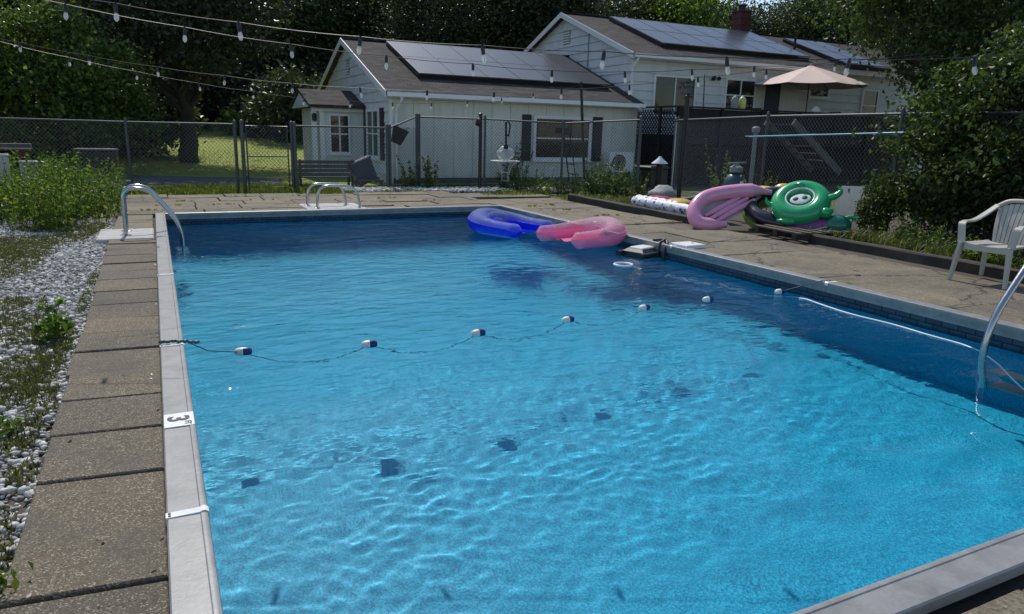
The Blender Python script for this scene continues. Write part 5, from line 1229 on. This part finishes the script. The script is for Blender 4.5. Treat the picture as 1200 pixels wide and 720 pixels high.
mm.tube(pts, [.10 + .012 * math.sin(i * 1.9) for i in range(k + 1)], 14).build('outer_roll', MT['print_cloth'], t, 60)
mm = MB(); pts = [a.lerp(b, i / k * .6) + Vector((.14, .1, .03 + .01 * math.sin(i * 1.7))) for i in range(k + 1)]; mm.tube(pts, .085, 12).build('inner_fold', MT['print_cloth'], t, 60)
tag(crumple(MB(), (9.15, 11.75, .16), .26, .42, .10, 1).build('crumpled_towel', MT['red_cloth'], None, 80), 'crumpled red towel behind the printed roll', 'towel')
tag(crumple(MB(), (9.05, 10.15, .26), .26, .34, .20, 2, amp=.3).build('crumpled_towel', MT['brown_cloth'], None, 80), 'crumpled rust brown cloth beside the pink lounge', 'cloth')
tag(crumple(MB(), (9.6, 12.3, .22), .30, .26, .20, 3).build('crumpled_bag', MT['board_grey'], None, 80), 'grey deflated bag at the far end of the heap', 'bag')
tag(crumple(MB(), (9.0, 11.0, .20), .2, .28, .08, 4).build('deflated_toy', MT['yellow_vinyl'], None, 80), 'small yellow deflated toy lying on the heap', 'toy')
tag(MB().tube(arc([(9.5, 12.0, .12), (9.5, 11.3, .22), (9.6, 10.5, .46), (9.7, 10.0, .56), (9.75, 9.6, .44)]), .055, 10).build('pool_noodle', MT['slate_vinyl'], None, 60), 'slate grey tube arching over the heap to the yellow float', 'pool noodle')
t = thing('yellow_float', 'yellow inflatable behind the pink lounge', 'pool float'); yc = Vector((9.62, 9.75, .44))
MB().ell(yc, (.16, -.36, .12), (.10, .10, .05), (0, .06, .13), 16, 10).build('wing', MT['yellow_vinyl'], t, 80); MB().ell(yc + Vector((.22, -.50, .12)), (.1, -.16, 0), (.12, .06, 0), (0, 0, .13), 16, 10).build('head', MT['yellow_vinyl'], t, 80)
MB().ell(yc + Vector((.22, -.70, .06)), (.06, -.12, 0), (.09, .04, 0), (0, 0, .08), 12, 8).build('beak', MT['white_vinyl'], t, 80)
# ---- monobloc chair
def chair(label, loc, rz):
    t = thing('plastic_chair', label, 'chair', loc, rz); m_ = MT['chair_plastic']            # faces -y locally
    w, dp, sh, ah, bh = .25, .23, .42, .64, .86
    seat = MB(); nu = 8
    for i in range(nu + 1):
        for j in range(nu + 1):
            u, v = i / nu * 2 - 1, j / nu * 2 - 1; x = u * (w - .01 * (v + 1)); y = v * dp
            seat.v.append((x, y, sh - .022 * (1 - u * u) * (1 - .3 * v) + (.012 if v < -.8 else 0) - .02 * max(0, -v - .9)))
    K = (nu + 1) ** 2; seat.v += [(x, y, z - .02) for x, y, z in seat.v[:K]]
    for i in range(nu):
        for j in range(nu):
            a = i * (nu + 1) + j; seat.f += [(a, a + nu + 1, a + nu + 2, a + 1), (K + a, K + a + 1, K + a + nu + 2, K + a + nu + 1)]
    for j in range(nu):
        for a, b in (((0) * (nu + 1) + j, j + 1), (nu * (nu + 1) + j + 1, nu * (nu + 1) + j), ((j + 1) * (nu + 1), j * (nu + 1)), (j * (nu + 1) + nu, (j + 1) * (nu + 1) + nu)): seat.f.append((a, b, K + b, K + a))
    seat.build('seat', m_, t, 50)
    MB().box(-w + .03, w - .03, -dp - .004, -dp + .012, sh - .075, sh - .016).build('front_apron', m_, t)
    for s_ in (-1, 1):                                                                       # legs: tapered angle sections
        for (x0, y0, z0), (x1, y1, z1), wt in (((s_ * (w - .005), -dp - .01, sh + .0), (s_ * (w + .035), -dp - .055, 0), .085), ((s_ * (w - .03), dp, sh), (s_ * (w + .01), dp + .09, 0), .08)):
            mm = MB(); A_, B_ = Vector((x0, y0, z0)), Vector((x1, y1, z1)); tk = .028
            for p, q_ in ((A_, wt), (B_, wt * .55)):
                mm.v += [tuple(p + Vector((-s_ * tk / 2, -q_ / 2, 0))), tuple(p + Vector((s_ * tk / 2, -q_ / 2, 0))), tuple(p + Vector((s_ * tk / 2, q_ / 2, 0))), tuple(p + Vector((-s_ * tk / 2, q_ / 2, 0)))]
            mm.f = [(0, 1, 5, 4), (1, 2, 6, 5), (2, 3, 7, 6), (3, 0, 4, 7), (3, 2, 1, 0), (4, 5, 6, 7)]; mm.build('leg', m_, t)
        # arm: rises from the front leg, runs back and sweeps up into the back rim
        ap = arc([(s_ * (w - .0), -dp - .005, sh - .01), (s_ * (w + .03), -dp + .0, ah - .02), (s_ * (w + .035), -dp + .06, ah), (s_ * (w + .035), .02, ah), (s_ * (w + .02), dp * .75, ah + .06), (s_ * (w - .04), dp + .09, bh - .05)], 5)
        mm = MB(); n0 = len(ap)
        for i, p in enumerate(ap):
            u = i / (n0 - 1); T = (ap[min(i + 1, n0 - 1)] - ap[max(i - 1, 0)]).normalized(); sd = Vector((1, 0, 0)); up = sd.cross(T).normalized(); hw = .03 if u > .2 else .036
            for cx, cz in ((-hw, -.010), (hw, -.010), (hw, .010), (-hw, .010)): mm.v.append(tuple(p + sd * cx + up * cz))
            if i: mm.f += [((i - 1) * 4 + k, (i - 1) * 4 + (k + 1) % 4, i * 4 + (k + 1) % 4, i * 4 + k) for k in range(4)]
        mm.f += [(3, 2, 1, 0), tuple(range((n0 - 1) * 4, n0 * 4))]; mm.build('armrest', m_, t, 50)
    rim = arc([(-(w - .04), dp + .09, bh - .06), (-.13, dp + .115, bh), (0, dp + .12, bh + .012), (.13, dp + .115, bh), (w - .04, dp + .09, bh - .06)], 5)
    MB().tube(rim, .026, 8, sq=.9).build('back_rim', m_, t, 60)
    for i in range(8):
        u = (i + .5) / 8 * 2 - 1; xt = u * (w - .035); xb = u * (w - .085); zt = bh - .012 - .05 * u * u
        mm = MB(); hw = .019
        for k in range(5):
            q_ = k / 4; y = dp - .01 + .125 * q_ - .03 * math.sin(q_ * math.pi) + (.03 * (1 - u * u)) * math.sin(q_ * math.pi) * .6; x = xb + (xt - xb) * q_; z = sh - .01 + (zt - sh) * q_; ww = hw * (.85 + .35 * q_)
            mm.v += [(x - ww, y - .006, z), (x + ww, y - .006, z), (x + ww, y + .006, z), (x - ww, y + .006, z)]
            if k: mm.f += [((k - 1) * 4 + j, (k - 1) * 4 + (j + 1) % 4, k * 4 + (j + 1) % 4, k * 4 + j) for j in range(4)]
        mm.f += [(3, 2, 1, 0), (16, 17, 18, 19)]; mm.build('back_slat', m_, t, 50)
    return t
chair('off white plastic armchair on the right terrace in front of the shrub', (8.12, 4.58, DZ), rad(-90 + 4))

# ================================================================== things by the fences and the house
# grey board leaning on the right fence
p = G(990, 246); t0 = Vector((10.05, 8.15, DZ))
tag(MB().hexa([(10.08, 8.45, DZ), (10.05, 8.02, DZ), (10.08, 8.02, DZ), (10.11, 8.45, DZ), (10.33, 8.47, .70), (10.30, 8.0, .72), (10.33, 8.0, .72), (10.36, 8.47, .70)]).build('leaning_board', MT['board_grey']), 'weathered grey board leaning on the right fence by the turtle float', 'board')
# telescopic pole laid along the fence
a, b = onX(876, 160, 11.1), onX(1054, 156, 10.45)
a = Vector((10.98, 11.6, 0)); 
def on_fence(px, py):                                                  # plane just in front of the right fence
    c = Vector((10.86, 10.89, 0)); u = Vector((10.52 - 10.86, 7.74 - 10.89, 0)); return onPlane(px, py, c, Vector((u.y, -u.x, 0)).normalized())
t = thing('skimmer_pole', 'long pale blue telescopic pole hung level along the right fence', 'pole')
a, b = on_fence(878, 160.5), on_fence(1062, 155.5); m2 = a.lerp(b, .5)
MB().tube([a, m2], .017, 10).build('outer_tube', MT['pole_blue'], t, 60); MB().tube([m2, b], .0135, 10).build('inner_tube', MT['pole_blue'], t, 60)
MB().tube([a + Vector((0, 0, 0)), a + (a - b).normalized() * .12], .02, 10).build('grip', MT['black_plastic'], t, 60)
# pool filter with valve head behind the heap
fc = Vector((11.2, 11.9, GZ)); t = thing('pool_filter', 'grey valve head and upright pipe of the pool filter behind the fence', 'filter', fc)
MB().lathe([(.02, 0), (.2, .02), (.23, .2), (.23, .6), (.18, .72), (.07, .78)], (0, 0, 0), 18).build('tank', MT['slate_vinyl'], t, 50)
MB().lathe([(.11, .78), (.14, .80), (.14, .90), (.06, .95), (.03, 1.0)], (0, 0, 0), 14).build('valve_head', MT['board_grey'], t, 40)
MB().bar((-.2, .05, .98), (.2, -.05, 1.0), .05, .03).build('valve_handle', MT['board_grey'], t)
MB().tube(arc([(.2, -.25, 0), (.2, -.25, 1.3), (.2, -.25, 1.62)]), .045, 10).build('standpipe', MT['board_grey'], t, 50); MB().lathe([(.05, 0), (.085, .02), (.085, .10), (.04, .14)], (.2, -.25, 1.62), 12).build('pipe_cap', MT['board_grey'], t, 40)
MB().tube([(-.05, -.25, .1), (-.05, -.25, .62)], .04, 10).build('white_pipe', MT['white_plastic'], t, 50)
# garden lamp by the opening
p = Vector((12.0, 15.6, GZ)); t = thing('bollard_lamp', 'dark bollard lamp with a pale conical cap in the fence opening', 'lamp', p)
MB().lathe([(.13, 0), (.13, .1), (.10, .12), (.10, .72)], (0, 0, 0), 12).build('body', MT['black_metal'], t, 40); MB().lathe([(.22, .80), (.21, .82), (.07, .93), (.03, .99)], (0, 0, 0), 14).build('cap', MT['gutter'], t, 40); MB().lathe([(.09, .72), (.09, .80)], (0, 0, 0), 12).build('lens', MT['window_glass'], t)
p = Vector((12.5, 16.6, GZ)); t = thing('storage_bin', 'black storage bin standing under the lattice deck', 'bin', p, rad(10))
MB().bev(-.35, .35, -.3, .3, 0, .62, .02).build('body', MT['black_plastic'], t); MB().bev(-.37, .37, -.32, .32, .621, .70, .03).build('lid', MT['black_plastic'], t)
# air conditioner
t = thing('air_conditioner', 'white outdoor air conditioner unit against the wing wall', 'air conditioner', (13.25, 19.35, 0))
MB().bev(-.45, .45, -.17, .17, .30, .92, .015).build('case', MT['trim'], t)
g2 = MB().lathe([(.24, 0), (.25, .01), (.25, .02)], (-.1, -.172, .6), 24, Matrix.Rotation(rad(90), 3, 'X')).build('fan_opening', MT['black_plastic'], t, 40)
for r_ in (.08, .14, .2): MB().tube([(-.1 + r_ * math.cos(a), -.20, .6 + r_ * math.sin(a)) for a in np.linspace(0, 6.283, 25)[:-1]], .005, 5, closed=True).build('grille_ring', MT['trim'], g2)
for x in (-.35, .35): MB().box(x - .03, x + .03, -.15, .15, .0, .299).build('foot', MT['galv'], t)
# ladder-like step stool by the window
t = thing('step_ladder', 'dark folding step ladder standing behind the wing fence', 'ladder'); q0 = onY(676, 216, 18.3); q1 = onY(669, 146, 18.3)
for dx in (0, .42):
    MB().bar(Vector((q0.x + dx * .0 + .0, 18.3 + dx, -.05)), Vector((q1.x, 18.45 + dx * .8, q1.z)), .05, .03).build('rail', MT['black_metal'], t)
for k in range(5):
    u = (k + 1) / 6; c = q0.lerp(q1, u); MB().box(c.x - .05, c.x + .05, 18.33 + .12 * u, 18.68 + .06 * u, c.z - .012, c.z + .012).build('step', MT['black_metal'], t)
MB().box(q1.x - .22, q1.x + .03, 18.4, 18.8, q1.z - .26, q1.z - .10).build('tool_tray', MT['black_metal'], t)
# white iron table with a bagged bundle
p = G(583, 219); t = thing('iron_table', 'white wrought iron table with curved legs beside the fence', 'table', (p.x, p.y - .45, GZ))
MB().lathe([(.38, .74), (.40, .745), (.40, .765), (.38, .77)], (0, 0, 0), 22).build('table_top', MT['white_plastic'], t, 40)
for k in range(4):
    a = k * math.pi / 2 + .5; c, s_ = math.cos(a), math.sin(a)
    MB().tube(arc([(c * .36, s_ * .36, .74), (c * .20, s_ * .20, .62), (c * .13, s_ * .13, .40), (c * .13, s_ * .13, .22), (c * .22, s_ * .22, .12), (c * .36, s_ * .36, .0)]), .014, 8).build('leg', MT['white_plastic'], t, 60)
for z, r_ in ((.46, .15), (.24, .14)): MB().tube([(r_ * math.cos(a), r_ * math.sin(a), z) for a in np.linspace(0, 6.283, 17)[:-1]], .012, 6, closed=True).build('ring', MT['white_plastic'], t, 60)
bg_ = crumple(MB(), (p.x + .02, p.y - .45, GZ + .95), .23, .2, .19, 7, 20, 14, .22).build('plastic_bag', MT['clear_bag'], None, 80); tag(bg_, 'crumpled clear plastic bag on the white iron table', 'bag')
# things hooked on the fence
q0 = onY(593, 143, 17.35); t = thing('hanging_strap', 'dark strap with a clip hooked on the wing fence top rail', 'strap')
MB().bar(q0, onY(593, 170, 17.35), .05, .02, (0, 1, 0)).build('strap', MT['black_plastic'], t); MB().tube(arc([q0 + Vector((.03, -.03, .02)), onY(598, 146, 17.3), onY(596, 160, 17.3), onY(594, 158, 17.3)]), .02, 7).build('clip', MT['black_metal'], t, 50)
MB().ell(onY(593, 172, 17.35), (.07, 0, 0), (0, .05, 0), (0, 0, .07)).build('strap_buckle', MT['black_plastic'], t, 60)
c0 = onY(468, 157, 18.35); t = thing('hanging_basket', 'black wire basket hanging tilted on the corner fence rail', 'basket', c0); t.rotation_euler = (0, rad(22), 0)
mm = MB(); bt, tpv = [(-.12, -.07), (.12, -.07), (.12, .07), (-.12, .07)], [(-.19, -.12), (.19, -.12), (.19, .12), (-.19, .12)]
mm.v = [(x, y, -.26) for x, y in bt] + [(x, y, .14) for x, y in tpv] + [(x * .92, y * .9, -.25) for x, y in bt] + [(x * .94, y * .92, .14) for x, y in tpv]
mm.f = [(3, 2, 1, 0), (8, 9, 10, 11)] + [(k, (k + 1) % 4, 4 + (k + 1) % 4, 4 + k) for k in range(4)] + [(8 + (k + 1) % 4, 8 + k, 12 + k, 12 + (k + 1) % 4) for k in range(4)] + [(4 + k, 4 + (k + 1) % 4, 12 + (k + 1) % 4, 12 + k) for k in range(4)]
mm.build('bin', MT['black_plastic'], t)
for x in (-.12, .12): MB().tube(arc([(x, 0, .12), (x + .02, 0, .24), (x + .08, 0, .24)]), .012, 6).build('hook', MT['galv'], t, 50)
# slatted bench behind the short fence
p = G(382, 217); t = thing('slatted_bench', 'grey slatted garden bench seen from behind the short fence', 'bench', (3.92, 18.75, GZ))
for k in range(4): MB().box(-.72, .72, -.02, .012, .30 + k * .105, .385 + k * .105).build('back_slat', MT['grey_wood'], t)
for k in range(4): MB().box(-.72, .72, .06 + k * .11, .15 + k * .11, .26, .285).build('seat_slat', MT['grey_wood'], t)
for x in (-.66, .66):
    MB().box(x - .03, x + .03, .013, .06, 0, .72).build('leg', MT['black_metal'], t); MB().box(x - .03, x + .03, .45, .50, 0, .26).build('leg', MT['black_metal'], t); MB().box(x - .03, x + .03, .06, .52, .46, .50).build('armrest', MT['black_metal'], t)
# tipped bins beside the bench
p = G(432, 216); t = thing('garbage_bin', 'dark blue lidded bin tipped over beside the bench', 'bin', (5.05, 18.85, .02)); t.rotation_euler = (0, rad(-24), rad(-6))
MB().slab([(-.24, -.22), (.24, -.22), (.24, .22), (-.24, .22)], [(-.27, -.25), (.27, -.25), (.27, .25), (-.27, .25)], .06, .62, .5).build('body', MT['blue_bin'], t); MB().bev(-.3, .3, -.28, .28, .621, .68, .03).build('lid', MT['blue_bin'], t); MB().bar((-.27, -.24, .68), (-.27, .24, .68), .04, .04).build('handle', MT['black_plastic'], t)
for s_ in (-.24, .24): MB().lathe([(.07, -.02), (.08, 0), (.07, .02)], (.2, s_, .06), 12, Matrix.Rotation(rad(90), 3, 'X')).build('wheel', MT['black_plastic'], t)
t = thing('wood_plank', 'pale plank lying at the foot of the bin', 'plank', (5.0, 18.55, .12), rad(5)); MB().bev(-.35, .35, -.06, .06, 0, .04, .005).build('board', MT['galv'], t); MB().box(-.32, -.26, -.05, .05, -.19, -.001).build('block', MT['grey_wood'], t); MB().box(.26, .32, -.05, .05, -.19, -.001).build('block', MT['grey_wood'], t)
t = thing('lean_board', 'pale narrow board leaning on the tipped bin', 'board', (4.75, 18.75, 0)); MB().bar((-.12, 0, .0), (.18, .02, .42), .12, .03, (0, 1, 0)).build('board', MT['grey_wood'], t)

# ================================================================== behind the left fence
t = thing('work_cart', 'weathered brown wooden cart with a grey top left of the fence', 'cart', (-2.72, 17.2, GZ), rad(3))
MB().bev(-.52, .52, -.28, .28, .93, .97, .006).build('top', MT['grey_wood'], t); MB().bev(-.42, .52, .0, .26, .971, 1.05, .006).build('back_ledge', MT['grey_wood'], t)
MB().box(.30, .46, -.26, .24, .34, .929).build('side_panel', MT['brick_red'], t); MB().box(-.46, .29, -.24, .22, .36, .40).build('shelf', MT['old_wood'], t); MB().box(-.40, .28, .18, .215, .401, .929).build('back_panel', MT['dark_timber'], t)
for x in (-.44, .44):
    for y in (-.22, .22): MB().box(x - .035, x + .035, y - .035, y + .035, 0, .339 if x > 0 else .929).build('leg', MT['dark_timber'], t)
MB().tube([( -.3 + .06 * i, -.1, .55 + .12 * math.sin(i * .45)) for i in range(9)], .02, 7).build('hose_loop', MT['board_grey'], t, 60)
tag(crumple(MB(), (-2.88, 17.15, 1.12), .16, .12, .07, 9, amp=.3).build('rag', MT['white_cloth'], None, 80), 'crumpled white rag on top of the wooden cart', 'rag')
for lab, px, Yd, wv, zt in (('short off white post at the left picture edge among weeds', 3, 14.6, .16, .92), ('short grey square post in front of the wooden cart', 33, 14.8, .24, .80)):
    q_ = onY(px, 190, Yd); t = thing('stub_post', lab, 'post', (q_.x, Yd, GZ)); MB().bev(-wv / 2, wv / 2, -.08, .08, -.1, zt, .012).build('shaft', MT['stone_white'], t); MB().bev(-wv / 2 - .012, wv / 2 + .012, -.09, .09, zt + .001, zt + .03, .01).build('cap', MT['stone_white'], t)
t = thing('black_chest', 'black chest with a pale worn lid edge behind the left fence', 'chest', (-1.22, 19.7, GZ), rad(-3))
MB().bev(-.42, .42, -.3, .3, 0, .86, .02).build('body', MT['black_plastic'], t); MB().bev(-.44, .44, -.32, .32, .861, .90, .012).build('lid', MT['galv'], t)
t = thing('stone_heap', 'low grey heap of rubble under the weeds by the terrace corner', 'rubble'); q_ = G(118, 228)
for k in range(9):
    rr = random.Random(k); crumple(MB(), (q_.x + rr.uniform(-.45, .45), q_.y + rr.uniform(-.3, .3), .02 + rr.uniform(0, .14)), rr.uniform(.1, .2), rr.uniform(.1, .18), rr.uniform(.06, .11), k + 20, 9, 6, .12).build('rock', MT['stone_white'], t)
tag(MB().bev(-.86, -.52, 17.55, 17.9, GZ - .05, .22, .015).build('concrete_block', MT['grey_wood']), 'grey concrete block at the foot of the left fence post', 'block')
# three grey garden panels far beyond the gate
for k, (px0, px1) in enumerate(((295.5, 307.5), (309.5, 320), (322, 334.5))):
    Yd = 41.5; a, b = onY(px0, 169.5, Yd), onY(px1, 153.5, Yd); o = thing('yard_screen', ('leftmost', 'middle', 'rightmost')[k] + ' of three grey garden panels beyond the gate', 'panel', group='grey panels beyond the gate')
    MB().box(a.x + .03, b.x - .03, Yd, Yd + .03, a.z, b.z).build('sheet', MT['board_grey'], o); 
    for x in (a.x, b.x): MB().box(x - .03, x + .03, Yd - .01, Yd + .05, lawn_z(a.x, Yd) - .2, b.z + .03).build('stake', MT['grey_wood'], o)

# ================================================================== on the raised deck
pc_ = Vector((20.85, 19.0, DF)); tz = onY(966, 79, 19.0).z
t = thing('patio_parasol', 'open dusty pink parasol on the raised deck', 'parasol', pc_)
top = tz - DF; Rp = 1.98; n_ = 8; er = .66
cp = MB()
for k in range(n_):
    a0_, a1_ = 2 * math.pi * (k + .5) / n_, 2 * math.pi * (k + 1.5) / n_
    mm = MB(); rows_ = 6
    for i in range(rows_ + 1):
        u = i / rows_; r_ = .06 + (Rp - .06) * u; z = top - er * (u * .92 + .08 * u * u)
        for j in range(5):
            v = j / 4; a = a0_ + (a1_ - a0_) * v; ch_ = math.cos(math.pi / n_) / math.cos((v - .5) * 2 * math.pi / n_)
            mm.v.append((r_ * ch_ * math.cos(a), r_ * ch_ * math.sin(a), z - .035 * math.sin(math.pi * v) * u))
    mm.f = [(i * 5 + j, i * 5 + j + 1, (i + 1) * 5 + j + 1, (i + 1) * 5 + j) for i in range(rows_) for j in range(4)]
    mm.build('canopy_panel', MT['parasol'], t, 60)
    a = a0_; MB().tube([(.05 * math.cos(a), .05 * math.sin(a), top - .02), (Rp * .99 * math.cos(a), Rp * .99 * math.sin(a), top - er - .01)], .009, 5).build('rib', MT['black_metal'], t)
MB().lathe([(.24, top - .085), (.12, top - .01), (.03, top + .03), (.015, top + .08)], (0, 0, 0), 16).build('vent_cap', MT['parasol'], t, 40)
MB().tube([(0, 0, 0), (0, 0, top)], .022, 10).build('pole', MT['black_metal'], t, 50); MB().lathe([(.28, 0), (.28, .05), (.06, .1), (.04, .3)], (0, 0, .0), 18).build('base', MT['black_metal'], t, 40)
t = thing('patio_table', 'dark patio table under the pink parasol', 'table', (pc_.x + .1, 18.75, DF))
MB().bev(-1.2, 1.3, .06, .7, .70, .74, .01).build('table_top', MT['black_metal'], t)
for x in (-1.1, 1.2):
    for y in (.12, .62): MB().box(x - .025, x + .025, y - .025, y + .025, 0, .699).build('leg', MT['black_metal'], t)
tag(crumple(MB(), (20.35, 18.12, 2.44), .2, .06, .09, 30, amp=.35).build('cloth_bundle', MT['white_cloth'], None, 80), 'white bundle lying on the deck rail below the parasol', 'bundle')
for lab, px, m_ in (('grey jug standing on the dark deck rail', 860.5, 'board_grey'), ('pale yellow jug standing on the dark deck rail', 869.5, 'lemon')):
    if m_ == 'lemon': mat('lemon', (.62, .60, .22), .35, var=.06)
    q_ = onY(px, 126, 18.12); t = thing('jug', lab, 'jug', (q_.x, 18.12, 2.361)); MB().lathe([(.10, 0), (.115, .02), (.115, .24), (.095, .32), (.05, .37)], (0, 0, 0), 14).build('body', MT[m_], t, 50); MB().lathe([(.03, .37), (.03, .41)], (0, 0, 0), 10).build('cap', MT['white_plastic'], t, 40)
for lab, x, rz in (('dark patio chair left of the parasol table', 18.35, 90), ('dark patio chair right of the parasol table', 21.7, -90)):
    t = thing('patio_chair', lab, 'chair', (x + .6, 19.2, DF), rad(rz))
    MB().bev(-.25, .25, -.25, .25, .41, .45, .01).build('seat', MT['black_metal'], t)
    for k in range(5): MB().box(-.22 + k * .1, -.18 + k * .1, .24, .26, .46, .92).build('back_slat', MT['black_metal'], t)
    MB().box(-.25, .25, .235, .265, .921, .96).build('back_rail', MT['black_metal'], t)
    for a in (-.22, .22):
        for b in (-.22, .22): MB().box(a - .018, a + .018, b - .018, b + .018, 0, .409).build('leg', MT['black_metal'], t)

# ================================================================== settle: put every thing's empty at its base
bpy.context.view_layer.update()
for o in [o for o in COL.objects if o.type == 'EMPTY' and o.parent is None and o.location.length < 1e-6 and o.get('category')]:
    lo, hi = Vector((1e9,) * 3), Vector((-1e9,) * 3)
    for c in o.children_recursive:
        if c.type != 'MESH': continue
        for k in c.bound_box:
            w_ = c.matrix_world @ Vector(k)
            for i in range(3): lo[i] = min(lo[i], w_[i]); hi[i] = max(hi[i], w_[i])
    base = Vector(((lo.x + hi.x) / 2, (lo.y + hi.y) / 2, lo.z)); o.location = base
    for c in o.children: c.location = c.location - base
